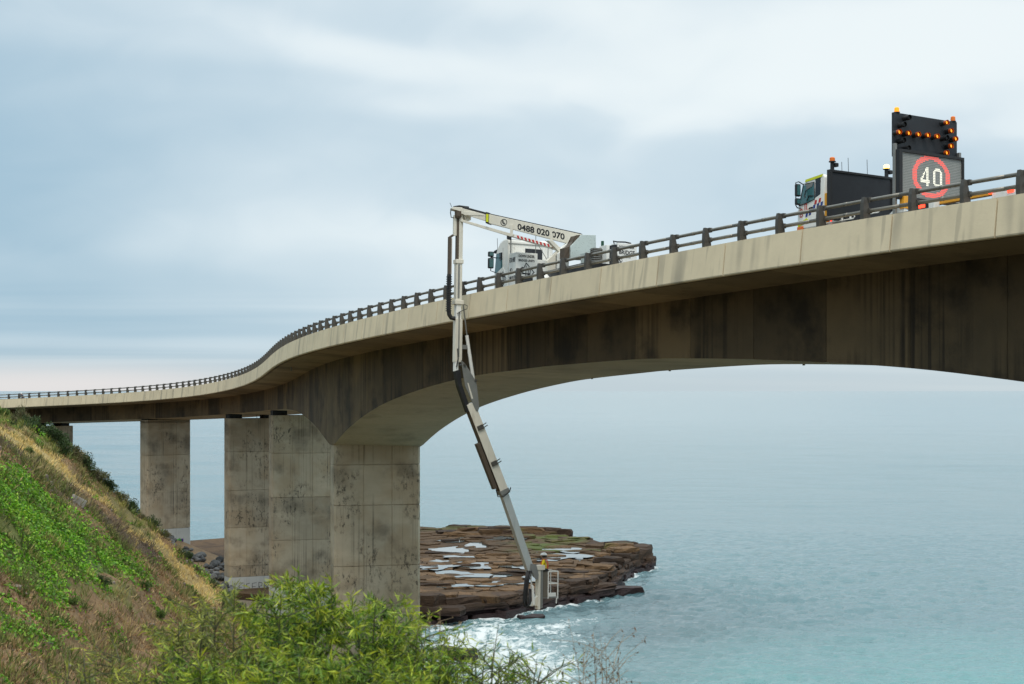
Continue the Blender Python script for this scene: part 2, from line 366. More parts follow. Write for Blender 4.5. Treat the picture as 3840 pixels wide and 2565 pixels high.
# main pier under the haunch and its twin towards the camera
pier(17.42, Z0-3.9, -2.5, [Z0-5.45, Z0-8.43, Z0-12.9, Z0-17.4, Z0-21.9])
pier(-2.88, Z0-.5, -2.5, [Z0-4, Z0-8.4, Z0-12.9, Z0-17.4, Z0-21.9])
def bearings(k, thick=2.1):
    zt = None
    for t in (4.0, 8.2):
        b = MB(); d = depth(k)-.09
        q = [at(k+dk, t+dt, -d+.02) for dk, dt in ((.06, -.8), (.06, .7), (thick/4.29-.06, .7), (thick/4.29-.06, -.8))]
        lo = [(p[0], p[1], p[2]-.75) for p in q]
        b.loft([lo, q]); b.build('bearing', M['bearing'], bridge)
for (k, jn, base, white) in ((29.45, (-6.57, -11.2, -15.7, -20.6), -24.6, -20.6), (34.35, (-7.2, -11.7, -16.1, -20.6, -21.9), -24.2, -21.9),
                             (40.35, (-3.9, -8.5, -13.4, -18.25), -24.2, -18.25), (46.2, (-7.5, -12.5, -18), -24.2, None), (50.2, (-7.5, -12.5, -18), -24.2, None)):
    zt = at(k, 6, -depth(k)+.09)[2]-.44
    pier(k, zt, Z0+base, [Z0+j for j in jn], white=None if white is None else Z0+white, nv=3)
    bearings(k)
    bn = MB(); bn.tube([at(k+.2, 6.6, -depth(k)+.05), at(k+.2, 6.75, -depth(k)-.35)], .03, 6); bn.build('dowel', M['steel_dark'], bridge)
# drain spouts under the deck edge
for k in (20.5,):
    MB().tube([at(k, 1.2, -1.2), at(k, 1.2, -1.55)], .07, 8).build('drain_spout', M['grey'], bridge)
for k, t in ((7.2, 9.3), (4.6, 9.3), (9.2, 9.3)):
    MB().tube([at(k, t, -depth(k)+.2), at(k, t, -depth(k)+.03)], .06, 8).build('drain_spout', M['grey'], bridge)
# road surface and lines
def strip(name, t0, t1, z, mat, ka=KA, kb=KB, step=.5, parent=None):
    ks = np.arange(ka, kb+.01, step); vs = []; fs = []
    for i, k in enumerate(ks):
        vs += [at(k, t0, z), at(k, t1, z)]
        if i: fs.append((2*i-2, 2*i-1, 2*i+1, 2*i))
    return mesh_raw(name, vs, fs, mat, parent)
def asphalt():
    g = G('asphalt'); a = g.noise(60, detail=3); return g.done(g.mix(a, (.035, .035, .036), (.075, .075, .075)), .9)
M['asphalt'] = asphalt(); M['linepaint'] = paint('road_line_paint', (.7, .7, .68), .7)
road = tag(strip('road', .38, 12.2, -.845, M['asphalt']), kind='structure', label='grey asphalt roadway on the bridge deck')
for t0, t1 in ((1.0, 1.12), (5.0, 5.1), (8.9, 9.02)): strip('line_marking', t0, t1, -.840, M['linepaint'], parent=road)
# railings -----------------------------------------------------------
POST = [(.03, 0), (.36, 0), (.33, .22), (.25, .50), (.20, .735), (.07, .745), (.035, .55), (.02, .30)]
def railing(label, mirror, near):
    r = empty('bridge_railing', label, 'railing')
    for k in range(KA, KB):
        for fq in (.33, .83):
            kk = k+fq; P, u, n = fr(kk)
            pl = [(12.6-t if mirror else t, z) for t, z in POST]
            b = MB(); hw = .078
            b.loft([[tuple(P+n*t+np.array([0, 0, z])+u*s*(hw-(.02 if z > .7 else 0))) for t, z in pl] for s in (-1, 1)])
            for zc in (.665, .30):       # saddle clamps
                tc_ = 12.6-.30 if mirror else .30
                c0 = P+n*tc_+np.array([0, 0, zc]); b.beam(c0-u*.12, c0+u*.12, .13, .17, n)
            b.build('post', M['steel_dark'], r)
        for zc in (.665, .30):
            tc_ = 12.6-.34 if mirror else .34
            b = MB(); b.tube([at(k+q, tc_, zc) for q in (.004, .2, .4, .6, .8, .996)], .066, 10); 
            b.tube([at(k+q, tc_, zc) for q in (.56, .60)], .072, 10)
            b.build('rail', M['rail'], r, smooth=True)
    return r
railing('dark steel two-rail railing along the near edge of the bridge', False, True)
railing('dark steel two-rail railing along the seaward far edge of the bridge', True, False)

# ---------------------------------------------------------------- terrain
def noise2(x, y, seed=0):
    x = np.asarray(x, float); y = np.asarray(y, float)
    xi = np.floor(x).astype(np.int64); yi = np.floor(y).astype(np.int64); fx = x-xi; fy = y-yi
    def h(a, b):
        v = np.sin(a*127.1+b*311.7+seed*74.7)*43758.5453; return v-np.floor(v)
    sx_ = fx*fx*(3-2*fx); sy_ = fy*fy*(3-2*fy)
    return (h(xi, yi)*(1-sx_)+h(xi+1, yi)*sx_)*(1-sy_)+(h(xi, yi+1)*(1-sx_)+h(xi+1, yi+1)*sx_)*sy_
def fbm(x, y, o=4, seed=0):
    s = 0; a = .5; x = np.asarray(x, float); y = np.asarray(y, float)
    for i in range(o):
        s = s+a*(noise2(x, y, seed+i*13)-.5)*2; x = x*2.03+5.1; y = y*2.03+3.7; a *= .5
    return s
PW = [-40, -8, -3, 0, 3, 6.4, 9.2, 10.9, 12.9, 15, 17.4, 18.6, 20.7, 23.5, 26, 40, 90]
PZ = [-3, -3, -.8, 1.1, 3.6, 6.8, 9.7, 11.6, 13.0, 15.2, 17.3, 19, 20.7, 22.3, 23, 27, 47]
SY = [-60, 30, 60, 80, 100, 120, 138, 150, 158, 166, 180, 200, 230, 300]
SX = [-14, -12, -12, -13.5, -14.5, -17, -20, -22, -24.5, -29, -40, -54, -80, -125]
def slope_w(x, y): return np.interp(y, SY, SX)-x
def height(x, y):
    x = np.asarray(x, float); y = np.asarray(y, float)
    w_ = slope_w(x, y); B = np.interp(w_, PW, PZ); A = np.maximum(25-1.9-.205*y, -3.0)
    e = np.sqrt(((x+29)/17)**2+((y-170)/38)**2); Cc = 1.3-6*np.clip(e-1, 0, .7)
    D = .8+.42*np.clip(-33-x, 0, 13)-.5*np.clip(np.abs(y-198)-15, 0, 12)-.5*np.clip(-52-x, 0, 10)
    D = np.where(x > -32, -3, D)
    m = np.maximum(np.maximum(A, B), np.maximum(Cc, D)); k = 1.2
    z = m+np.log(sum(np.exp((q-m)/k) for q in (A, B, Cc, D)))*k-.4
    amp = np.clip((w_+1)/5, 0, 1)
    return z-amp*.9*np.abs(fbm(x*.10+3, y*.22, 3, 41))*1.6+.25*amp+amp*(fbm(x*.16, y*.09, 3, 1)*1.3+fbm(x*.7, y*.5, 3, 7)*.35)+amp*fbm(x*1.5, y*1.3, 3, 31)*.30
def in_poly(x, y, poly):
    x = np.asarray(x, float); y = np.asarray(y, float); ins = np.zeros(x.shape, bool); n = len(poly)
    for i in range(n):
        x0, y0 = poly[i]; x1, y1 = poly[(i+1) % n]
        if y0 == y1: continue
        c_ = ((y0 > y) != (y1 > y)) & (x < (x1-x0)*(y-y0)/(y1-y0)+x0); ins ^= c_
    return ins
Z_GREEN = [[(-38, 97), (-35.2, 106), (-34.4, 114), (-32.0, 120), (-28.8, 124), (-26.8, 118), (-28.0, 110), (-27.6, 99), (-29.0, 91), (-34, 87)], [(-27.2, 86), (-25.5, 88), (-26, 83), (-27.4, 82)]]
Z_DRY = [[(-41.4, 127), (-40.4, 134), (-38.5, 142), (-36, 147), (-35.6, 138), (-37.4, 130), (-38.6, 123), (-40, 119)], [(-34.5, 143), (-31.5, 149), (-29, 149), (-29.6, 140), (-32, 137)], [(-29.5, 146), (-26, 149), (-26, 140), (-29, 138)]]
Z_RUB = [[(-37, 113), (-34, 118), (-32.3, 123), (-33.5, 126), (-36.5, 121)], [(-25, 121), (-23, 124), (-21.5, 118), (-23.5, 114)], [(-28.5, 131), (-25, 137), (-24, 133), (-27, 128)]]
Z_BRUSH = [[(-34.6, 121), (-31, 126), (-28.8, 133), (-30, 138), (-33.0, 138), (-36.4, 129)], [(-38.6, 113), (-36.4, 113), (-35.6, 119), (-37.6, 121)]]
Z_LUSH = [[(-55, 122), (-46, 126), (-42, 133), (-40.4, 146), (-44, 158), (-60, 160)], [(-35.5, 138), (-32.6, 146), (-34.5, 152), (-38, 152)], [(-28.6, 104), (-26.4, 112), (-25.2, 108), (-26.6, 100)]]
def zone(x, y):
    jx = x+fbm(x*.45, y*.3, 3, 51)*1.6; jy = y+fbm(x*.4, y*.3, 3, 67)*3.2; z = np.zeros(np.shape(x), int)
    for i, zs in ((1, Z_LUSH), (2, Z_DRY), (3, Z_RUB), (4, Z_BRUSH), (5, Z_GREEN)):
        for p in zs: z[in_poly(jx, jy, p)] = i
    return z
def grid(x0, x1, y0, y1, st):
    xs = np.arange(x0, x1+.01, st); ys = np.arange(y0, y1+.01, st); gx, gy = np.meshgrid(xs, ys)
    n, m_ = len(xs), len(ys); i = np.arange(n*m_).reshape(m_, n)
    f = np.stack([i[:-1, :-1], i[:-1, 1:], i[1:, 1:], i[1:, :-1]], -1).reshape(-1, 4); return gx.ravel(), gy.ravel(), f
gx, gy, gf = grid(-58, 2, 62, 226, .33)
gz = height(gx, gy)
ZC = np.array([(.27, .175, .09), (.21, .195, .065), (.50, .38, .16), (.20, .155, .115), (.12, .088, .062), (.10, .17, .03)])
zc = ZC[zone(gx, gy)]
redd = np.clip(fbm(gx*.12, gy*.1, 3, 91)*1.5+.2, 0, 1)[:, None]; zc = zc*(1-.45*redd)+np.array([.25, .135, .06])*.45*redd
olive = np.clip(fbm(gx*.25, gy*.2, 4, 17)*2.2-.1, 0, 1)[:, None]; zc = zc*(1-.5*olive)+np.array([.165, .16, .055])*.5*olive
shore = np.clip((2.6-gz)/1.5, 0, 1)[:, None]; zc = zc*(1-shore)+np.array([.22, .18, .12])*shore
def soil():
    g = G('hillside_soil'); a = g.noise(1.1, detail=8, rough=.7); b = g.noise(5, detail=5, rough=.7)
    c_ = g.mix(g.ramp(a, .35, .7, 0, .55), g.attr('Col'), g.scale(g.attr('Col'), .45)); c_ = g.mix(g.ramp(b, .5, .75, 0, .5), c_, (.26, .20, .12))
    g.bump(g.noise(3.5, detail=9, rough=.75), .9, .25); return g.done(c_, .95)
M['soil'] = soil()
hill = mesh_raw('hillside', np.c_[gx, gy, gz], gf, M['soil'], smooth=True, attrs={'Col': zc}); tag(hill, 'steep brown and green coastal hillside falling to the shore', kind='structure')
def outer_land(name, x0, x1, y0, y1, st):
    ax, ay, af = grid(x0, x1, y0, y1, st); az = height(ax, ay); c_ = np.tile(np.array([.11, .095, .05]), (len(ax), 1))
    o = mesh_raw(name, np.c_[ax, ay, az], af, M['soil'], smooth=True, attrs={'Col': c_}); return tag(o, kind='structure')
outer_land('lookout_slope', -58, 44, -40, 62, 2); outer_land('escarpment', -158, -58, -40, 230, 5); outer_land('shore_slope', 2, 44, 62, 130, 2)

# ---------------------------------------------------------------- sea
PLAT = [(-58, 212), (-50, 197), (-34, 184), (-20, 176), (-9.7, 173), (-2.8, 177), (1.2, 182.5), (4.4, 187.3), (8.6, 192), (11.2, 200), (13.0, 209), (15.2, 218.5), (17.6, 223), (18.5, 229), (16.5, 234), (12.5, 236), (10, 246), (4.8, 257), (-8, 265), (-20, 268), (-38, 262), (-55, 245)]
def dist_poly(x, y, poly):
    d = np.full(np.shape(x), 1e9); n = len(poly)
    for i in range(n):
        a = np.array(poly[i]); b = np.array(poly[(i+1) % n]); ab = b-a
        t = np.clip(((x-a[0])*ab[0]+(y-a[1])*ab[1])/(ab@ab), 0, 1); d = np.minimum(d, np.hypot(x-a[0]-t*ab[0], y-a[1]-t*ab[1]))
    return d
ang = np.concatenate([np.linspace(-180, -26, 50)[:-1], np.linspace(-26, 26, 420), np.linspace(26, 180, 50)[1:]])
rad = np.concatenate([[2, 30, 70], np.linspace(100, 290, 270), np.geomspace(291, 2600, 400), np.geomspace(2700, 90000, 24)])
aa, rr = np.meshgrid(np.radians(ang), rad); wx = (np.sin(aa)*rr).ravel(); wy = (np.cos(aa)*rr).ravel()
ra = rr.ravel()
wz = np.zeros_like(wx)
def ridged(x, y, seed): return 1-np.abs(2*noise2(x, y, seed)-1)*1.6
nearf = np.clip(330/ra, 0, 1)
wz += nearf*(.30*fbm(wx*.16, wy*.22, 2, 3)+.26*ridged(wx*.42+.3*wy*.5, wy*.62, 8)+.17*ridged(wx*.95-.2*wy, wy*1.2, 15)+.06*ridged(wx*2.0, wy*2.0, 29))
wz *= (.35+1.0*noise2(wx*.035, wy*.02, 5))*np.clip((318-ra)/135, .04, 1.15); wz -= .1
for lam, am, sd_ in ((4.5, .035, 4), (9, .075, 6), (18, .13, 9), (36, .20, 12), (80, .34, 14)):       # longer seas take over further out
    fd = np.clip(1.6-ra*.030/lam, 0, 1)*np.clip((ra-170)/160, 0, 1)
    wz += am*fd*(ridged(wx*.62/lam+.2*wy/lam, wy*1.25/lam, sd_)-.3)*(.35+1.1*noise2(wx*.006, wy*.003, sd_+1))
dP = dist_poly(wx, wy, PLAT); inP = in_poly(wx, wy, PLAT); dS = np.hypot((wx+7)/17, (wy-150)/26)
shoreN = .6+.8*fbm(wx*.12, wy*.09, 4, 23)
foam = np.exp(-np.where(inP, 0, np.maximum(dP-1.2, 0))/3.2)*1.0*np.clip((wy > 160)*1., 0, 1)*np.where(wy > 235, .5, 1)
foam = np.maximum(foam, .98*np.clip(1.32-dS, 0, 1)**.55)
foam = np.maximum(foam, .62*np.exp(-((wx-3-.45*(wy-165))/9)**2-((wy-168)/17)**2))
foam = np.maximum(foam, .8*np.exp(-((wx+47)/8)**2-((wy-255)/9)**2)); foam = np.maximum(foam, .45*np.exp(-((wx-27)/7)**2-((wy-232)/5)**2))
foam = np.maximum(foam, .5*np.exp(-((wx-20)/6)**2-((wy-204)/5)**2)); foam = np.maximum(foam, .40*np.exp(-((wx-9)/9)**2-((wy-143)/4)**2))
foam = foam*(.75+.5*shoreN); wz += np.clip(foam, 0, 1)*fbm(wx*.55, wy*.4, 3, 77)*.35
shal = np.clip((178-wy)/45, 0, 1)*np.clip((wx+2)/24, 0, 1)*(.75+.6*fbm(wx*.03, wy*.03, 3, 44)); shal = np.maximum(shal, .55*np.exp(-(dS/1.5)**2))
deep = np.clip(1.15*np.exp(-((wx-9)/19)**2-((wy-176)/34)**2)*(.8+.5*fbm(wx*.05, wy*.04, 3, 71)), 0, 1)
i = np.arange(len(wx)).reshape(len(rad), len(ang)); wf = np.stack([i[:-1, :-1], i[:-1, 1:], i[1:, 1:], i[1:, :-1]], -1).reshape(-1, 4)
def water():
    g = G('sea_water'); g.b.inputs['IOR'].default_value = 1.333
    vl_ = g.n('ShaderNodeVectorMath'); vl_.operation = 'LENGTH'; g.l(g.c, vl_.inputs[0]); cy = vl_.outputs['Value']      # offshore distance: choppy inshore, calm further out
    base = g.mix(g.ramp(g.attr('shal', 'Fac'), .0, .95), (.095, .185, .205), (.11, .30, .295))
    base = g.mix(g.m('MULTIPLY', g.attr('deep', 'Fac'), .85), base, (.022, .050, .062))
    f1 = g.noise(.30, (1, .55, 1), 5, .72, 1.2); f2 = g.noise(1.3, (1, .6, 1), 4, .7, .8)
    cov = g.attr('foam', 'Fac'); thr = g.ramp(cov, 0, 1, .76, .40)
    f = g.m('ADD', g.m('MULTIPLY', f1, .6), g.m('MULTIPLY', f2, .4)); q = g.m('SUBTRACT', f, thr); fm = g.ramp(q, .0, .14)
    milk = g.ramp(cov, .25, 1., 0, .34); base = g.mix(milk, base, (.26, .38, .40))
    col_ = g.mix(fm, base, (.62, .66, .66))
    rip = g.noise(1.1, (.8, 1, 1), 4, .65, .6); rip2 = g.noise(4., (.8, 1, 1), 2, .6); rip0 = g.noise(.16, (.45, 1.5, 1), 3, .6)
    h = g.m('ADD', g.m('MULTIPLY', rip, .55), g.m('MULTIPLY', rip2, .14)); h = g.m('ADD', h, g.m('MULTIPLY', fm, .12)); h = g.m('ADD', h, g.m('MULTIPLY', rip0, 1.1))
    bp = g.n('ShaderNodeBump'); g.l(g.ramp(cy, 150, 1500, .80, .30), bp.inputs['Strength']); bp.inputs['Distance'].default_value = .55; g.l(h, bp.inputs['Height']); g.l(bp.outputs[0], g.b.inputs['Normal'])
    g.l(g.ramp(cy, 700, 6000, .5, .30), g.b.inputs['Specular IOR Level'])
    return g.done(col_, g.mix(fm, (.09, .09, .09), (.8, .8, .8)))
M['water'] = water()
sea = mesh_raw('sea', np.c_[wx, wy, wz], wf, M['water'], smooth=True, attrs={'foam': np.clip(foam, 0, 1), 'shal': np.clip(shal, 0, 1), 'deep': deep}); tag(sea, kind='structure')
sea.location.z = 0

# ---------------------------------------------------------------- rock platform
def rockmat(name, top, wet, alg=True):
    g = G(name); a = g.noise(.8, detail=7, rough=.65); b = g.noise(1.6, (1, 1, 7), 5, .6)
    c_ = g.mix(a, tuple(v*.5 for v in top), tuple(v*1.45 for v in top)); c_ = g.scale(c_, g.rnd(.62, 1.3))
    c_ = g.mix(g.ramp(b, .5, .7, 0, .5), c_, tuple(v*.4 for v in top)); e_ = g.noise(.22, (1, .45, 1), 6, .7, .5, (4, 4, 0)); c_ = g.mix(g.ramp(e_, .50, .64, 0, .8), c_, tuple(v*.33 for v in top))
    sp_ = g.noise(2.4, (1, .6, 2), 6, .75, .3, (8, 1, 0)); c_ = g.mix(g.ramp(sp_, .52, .66, 0, .6), c_, tuple(v*.25 for v in top))
    pz = g.n('ShaderNodeSeparateXYZ'); gp = g.n('ShaderNodeNewGeometry'); g.l(gp.outputs['Position'], pz.inputs[0])
    wetf = g.ramp(g.m('ADD', pz.outputs[2], g.m('MULTIPLY', g.noise(.5, detail=3), 1.4)), 1.3, 2.3, 1, 0); c_ = g.mix(g.m('MULTIPLY', wetf, .93), c_, wet)
    if alg:
        dn = g.noise(.11, detail=5, loc=(3, 1, 0)); gx_ = g.m('MULTIPLY', g.ramp(pz.outputs[0], -3, 4), g.ramp(pz.outputs[1], 218, 226)); g2 = g.ramp(pz.outputs[1], 258, 262, 0, .5)
        af = g.m('MULTIPLY', g.m('MAXIMUM', gx_, g2), g.ramp(dn, .45, .58)); af = g.m('MULTIPLY', af, g.ramp(pz.outputs[2], 1.7, 2.1)); c_ = g.mix(g.m('MULTIPLY', af, .8), c_, (.075, .105, .022))
    g.bump(g.noise(2.2, (1, 1, 3), 7, .7), .9, .3); return g.done(c_, g.ramp(wetf, 0, 1, .85, .5), 0., .25)
M['slab'] = rockmat('platform_rock', (.125, .074, .036), (.030, .016, .017)); M['cliff'] = rockmat('ledge_rock', (.060, .037, .023), (.020, .010, .011), False)
core = MB(); cp = [(x*.985-.1, 220+(y-220)*.97) for x, y in PLAT]; core.loft([[(x, y, -2) for x, y in cp], [(x, y, 1.72) for x, y in cp]])
plat = tag(core.build('rock_platform', M['slab']), 'flat brown cracked rock platform in the sea behind the bridge', kind='structure')
def terr(v): return np.floor(v*5)/5
def ptop(x, y): return 2.25+.5*terr(fbm(np.asarray(x)*.11, np.asarray(y)*.07, 3, 35)*1.4)+.45*np.clip((185-y)/14, 0, 1)+fbm(x*.07, y*.045, 3, 5)*.34+.5*np.clip((x-13)/5, 0, 1)*np.clip((y-214)/6, 0, 1)+.35*np.clip((y-252)/8, 0, 1)
pts = []
rp = random.Random(12)
for tries in range(9000):
    x, y = rp.uniform(-24, 22), rp.uniform(170, 269); dmin = (1.5 if rp.random() < .6 else 2.7)*(1 if y < 225 else 1.25)
    if all(((x-a)/.85)**2+((y-b)/1.45)**2 > dmin*dmin for a, b in pts): pts.append((x, y))
pts = np.array(pts)
def clip(poly, nx, ny, c_):
    out = []
    for i in range(len(poly)):
        a = poly[i]; b = poly[(i+1) % len(poly)]; da = a[0]*nx+a[1]*ny-c_; db = b[0]*nx+b[1]*ny-c_
        if da <= 0: out.append(a)
        if da*db < 0: t = da/(da-db); out.append((a[0]+(b[0]-a[0])*t, a[1]+(b[1]-a[1])*t))
    return out
slabs = []
inner = in_poly(pts[:, 0], pts[:, 1], PLAT)
for i_, (px_, py_) in enumerate(pts):
    if not inner[i_]: continue
    poly = [(px_-3, py_-4), (px_+3, py_-4), (px_+3, py_+4), (px_-3, py_+4)]
    d2 = np.hypot(pts[:, 0]-px_, pts[:, 1]-py_); nb = np.argsort(d2)[1:15]
    for j in nb:
        qx, qy = pts[j]; nx, ny = qx-px_, qy-py_; l = math.hypot(nx, ny); nx /= l; ny /= l
        poly = clip(poly, nx, ny, (px_+qx)/2*nx+(py_+qy)/2*ny-random.choice((.0, .02, .03, .07)))
        if len(poly) < 3: break
    if len(poly) >= 3:
        jg = []
        for a, b in zip(poly, poly[1:]+poly[:1]):
            jg.append(a)
            for f_ in (.33, .67): jg.append((a[0]+(b[0]-a[0])*f_+random.uniform(-.12, .12), a[1]+(b[1]-a[1])*f_+random.uniform(-.16, .16)))
        slabs.append((px_, py_, jg))
slabs.sort(key=lambda s: s[1])
rest = MB()
for n_, (px_, py_, poly) in enumerate(slabs):
    h = random.uniform(-.09, .09)+(random.random() < .15)*random.choice((-.20, .18)); tx, ty = random.uniform(-.03, .03), random.uniform(-.025, .025)
    zc_ = float(ptop(px_, py_))+h; top = [(x, y_, zc_+tx*(x-px_)+ty*(y_-py_)) for x, y_ in poly]
    ins = [(px_+(x-px_)*.95, py_+(y_-py_)*.95, z+.04) for x, y_, z in top]
    low = [(x, y_, 1.3) for x, y_, z in top]
    m_ = MB() if n_ < 298 else rest
    m_.loft([low, top, ins])
    if n_ < 298: m_.build('rock_slab', M['slab'], plat)
if rest.v: tag(rest.build('rock_slab', M['slab'], plat), kind='stuff')
# ledge blocks along the seaward edge
edge = [(-22, 176.5), (-9.7, 173), (-2.8, 177), (1.2, 182.5), (4.4, 187.3), (8.6, 192), (11.2, 200), (13.0, 209), (15.2, 218.5), (17.6, 223), (18.5, 229), (16.5, 234), (12.5, 236), (10, 246), (4.8, 257), (-8, 265)]
def rough_block(cx_, cy_, z0, z1, lx, ly, rot, seed, mat, name, parent, amp=.10):
    # angular block: a 4 x 3 x 4 lattice skin with shaken corners
    rs = random.Random(seed); n_ = (4, 3, 4); ix = {}; b = MB(); vs = []; tp = rs.uniform(.86, .98); sk = rs.uniform(-.12, .12)
    for i in range(n_[0]):
        for j in range(n_[1]):
            for k in range(n_[2]):
                if 0 < i < n_[0]-1 and 0 < j < n_[1]-1 and 0 < k < n_[2]-1: continue
                u_, v_, w_ = i/(n_[0]-1)*2-1, j/(n_[1]-1)*2-1, k/(n_[2]-1); cz_ = tp if k == n_[2]-1 else 1.
                cf = .93 if (abs(u_) == 1 and abs(v_) == 1) else 1.
                x = u_*lx/2*cz_*cf+rs.uniform(-amp, amp)+sk*w_*lx*.3; y_ = v_*ly/2*cz_*cf+rs.uniform(-amp, amp); z = z0+(z1-z0)*w_+rs.uniform(-amp, amp)*.45
                ix[i, j, k] = len(vs); vs.append((cx_+x*math.cos(rot)-y_*math.sin(rot), cy_+x*math.sin(rot)+y_*math.cos(rot), z))
    fs = []
    def q(a, b_, c_, d): fs.append((ix[a], ix[b_], ix[c_], ix[d]))
    for i in range(n_[0]-1):
        for j in range(n_[1]-1):
            for k in (0, n_[2]-1): q((i, j, k), (i+1, j, k), (i+1, j+1, k), (i, j+1, k))
        for k in range(n_[2]-1):
            for j in (0, n_[1]-1): q((i, j, k), (i+1, j, k), (i+1, j, k+1), (i, j, k+1))
    for j in range(n_[1]-1):
        for k in range(n_[2]-1):
            for i in (0, n_[0]-1): q((i, j, k), (i, j+1, k), (i, j+1, k+1), (i, j, k+1))
    return b.add(vs, fs).build(name, mat, parent)
bi = 0
for (a, b) in zip(edge[:-1], edge[1:]):
    L_ = math.hypot(b[0]-a[0], b[1]-a[1]); rot = math.atan2(b[1]-a[1], b[0]-a[0]); nx, ny = (b[1]-a[1])/L_, -(b[0]-a[0])/L_
    for lay, (z0, z1, outw) in enumerate(((-1.2, .62, .95), (.5, 1.15, .60), (1.05, 1.75, .35), (1.62, None, -.05))):
        s = -.6
        while s < L_:
            ln = random.uniform(1.8, 5.2); m_ = (s+ln/2)/L_; cx_ = a[0]+(b[0]-a[0])*m_+nx*(outw+random.uniform(-.45, .45)); cy_ = a[1]+(b[1]-a[1])*m_+ny*(outw+random.uniform(-.45, .45))
            zt = float(ptop(cx_, cy_))+random.uniform(-.1, .16) if z1 is None else z1+random.uniform(-.15, .15)
            rough_block(cx_, cy_, z0, zt, ln*1.02, random.uniform(1.9, 3.0), rot+random.uniform(-.12, .12), bi, M['cliff'], 'rock_block', plat); bi += 1; s += ln
# broken ledges and lumps lying on the platform, thickest towards its right tip and outer rim
rb_ = random.Random(21)
def lump(x, y_, h_, lx, ly):
    global bi
    z_ = float(ptop(x, y_)); rough_block(x, y_, z_-.4, z_+h_, lx, ly, rb_.uniform(-.5, .5), 900+bi, M['cliff'] if rb_.random() < .45 else M['slab'], 'rock_block', plat, .16); bi += 1
for q in range(46):
    x, y_ = rb_.uniform(-11, 14), rb_.uniform(181, 258)
    if in_poly(np.array([x]), np.array([y_]), PLAT)[0]: lump(x, y_, rb_.uniform(.12, .34), rb_.uniform(1.5, 5.0), rb_.uniform(.8, 2.4))
for q in range(16):
    f_ = q/15; x, y_ = 11+5.5*f_+rb_.uniform(-1.2, 1.2), 205+24*f_+rb_.uniform(-3, 3)
    if in_poly(np.array([x]), np.array([y_]), PLAT)[0]: lump(x, y_, rb_.uniform(.3, .9), rb_.uniform(2, 4.5), rb_.uniform(1.6, 3.2))
for q in range(18): lump(rb_.uniform(-11, 9), rb_.uniform(251, 258), rb_.uniform(.3, .8), rb_.uniform(2.5, 6), rb_.uniform(1.5, 2.5))
# pools lying in the low places of the platform
def pool(name, x0, x1, y0, y1, z, parent):
    vs = []; n = 22
    for i in range(n):
        a = 2*math.pi*i/n; k_ = 1+.35*math.sin(3*a+x0)+random.uniform(-.22, .22); vs.append(((x0+x1)/2+math.cos(a)*(x1-x0)/2*k_, (y0+y1)/2+math.sin(a)*(y1-y0)/2*k_, z))
    o = mesh_raw(name, vs+[((x0+x1)/2, (y0+y1)/2, z)], [(i, (i+1) % n, n) for i in range(n)], M['pool'], parent); return o
def poolm():
    g = G('tide_pool_water'); g.b.inputs['IOR'].default_value = 1.333; g.bump(g.noise(3), .05, .01); return g.done((.10, .12, .12), .05, 0., .8)
M['pool'] = poolm()
# one small rock awash, one low rock nearer the shore
for (nm, x, y_, z1, lx, ly, rot, lab) in (('sea_rock', 2.2, 176.0, .28, 3.2, 1.8, .2, 'small dark rock awash just in front of the rock platform'),
                                      ('sea_rock', -5.6, 150.5, .75, 4.6, 2.2, -.5, 'brown rock in the white foam behind the foreground bushes'),
                                      ('sea_rock', 13.6, 196.2, .95, 5.2, 3.2, .4, 'low purple-brown rock off the right end of the platform'), ('sea_rock', 10.6, 193.5, .8, 3.4, 2.4, .9, 'dark wet rock wedged between the platform ledge and the low purple rock')):
    tag(rough_block(x, y_, -1.4, z1, lx, ly, rot, hash(lab) % 97 if False else int(x*10) % 97, M['cliff'], nm, None, .25), lab, 'rock')
# boulder bank by the far pier
rev = empty('boulder_bank', 'bank of grey boulders at the foot of the hillside between two piers', 'boulders')
bould = []
for v in range(6):
    b = MB(); rs = random.Random(v); nr = 6; rings = []
    for j in range(nr):
        ph = math.pi*(j+.5)/nr; rings.append([(math.sin(ph)*math.cos(a)*rs.uniform(.75, 1.1), math.sin(ph)*math.sin(a)*rs.uniform(.75, 1.1)*.8, -math.cos(ph)*.62*rs.uniform(.85, 1.1)) for a in (2*math.pi*q/8 for q in range(8))])
    b.loft(rings); bould.append(b)
def bmat():
    g = G('boulder_basalt'); a = g.noise(1.5, detail=6, rough=.7); c_ = g.scale(g.mix(a, (.035, .037, .04), (.13, .13, .125)), g.rnd(.55, 1.6)); g.bump(g.noise(3, detail=6), .6, .1); return g.done(c_, .8)
M['boulder'] = bmat(); protos = []
for n_ in range(280):
    x = random.uniform(-47, -31.5); y_ = random.uniform(184, 209); z = float(height(x, y_)); s = random.uniform(.35, .8)
    Mx = Matrix.Translation((x, y_, z+s*.18+random.uniform(0, .35))) @ Matrix.Rotation(random.uniform(0, 6.3), 4, 'Z') @ Matrix.Rotation(random.uniform(-.5, .5), 4, 'X') @ Matrix.Diagonal((s*random.uniform(.8, 1.3), s, s, 1))
    if n_ < 6: o = bould[n_].build('boulder', M['boulder'], rev); o.matrix_local = Mx; protos.append(o)
    else: child_copy(protos[n_ % 6], rev, Mx)

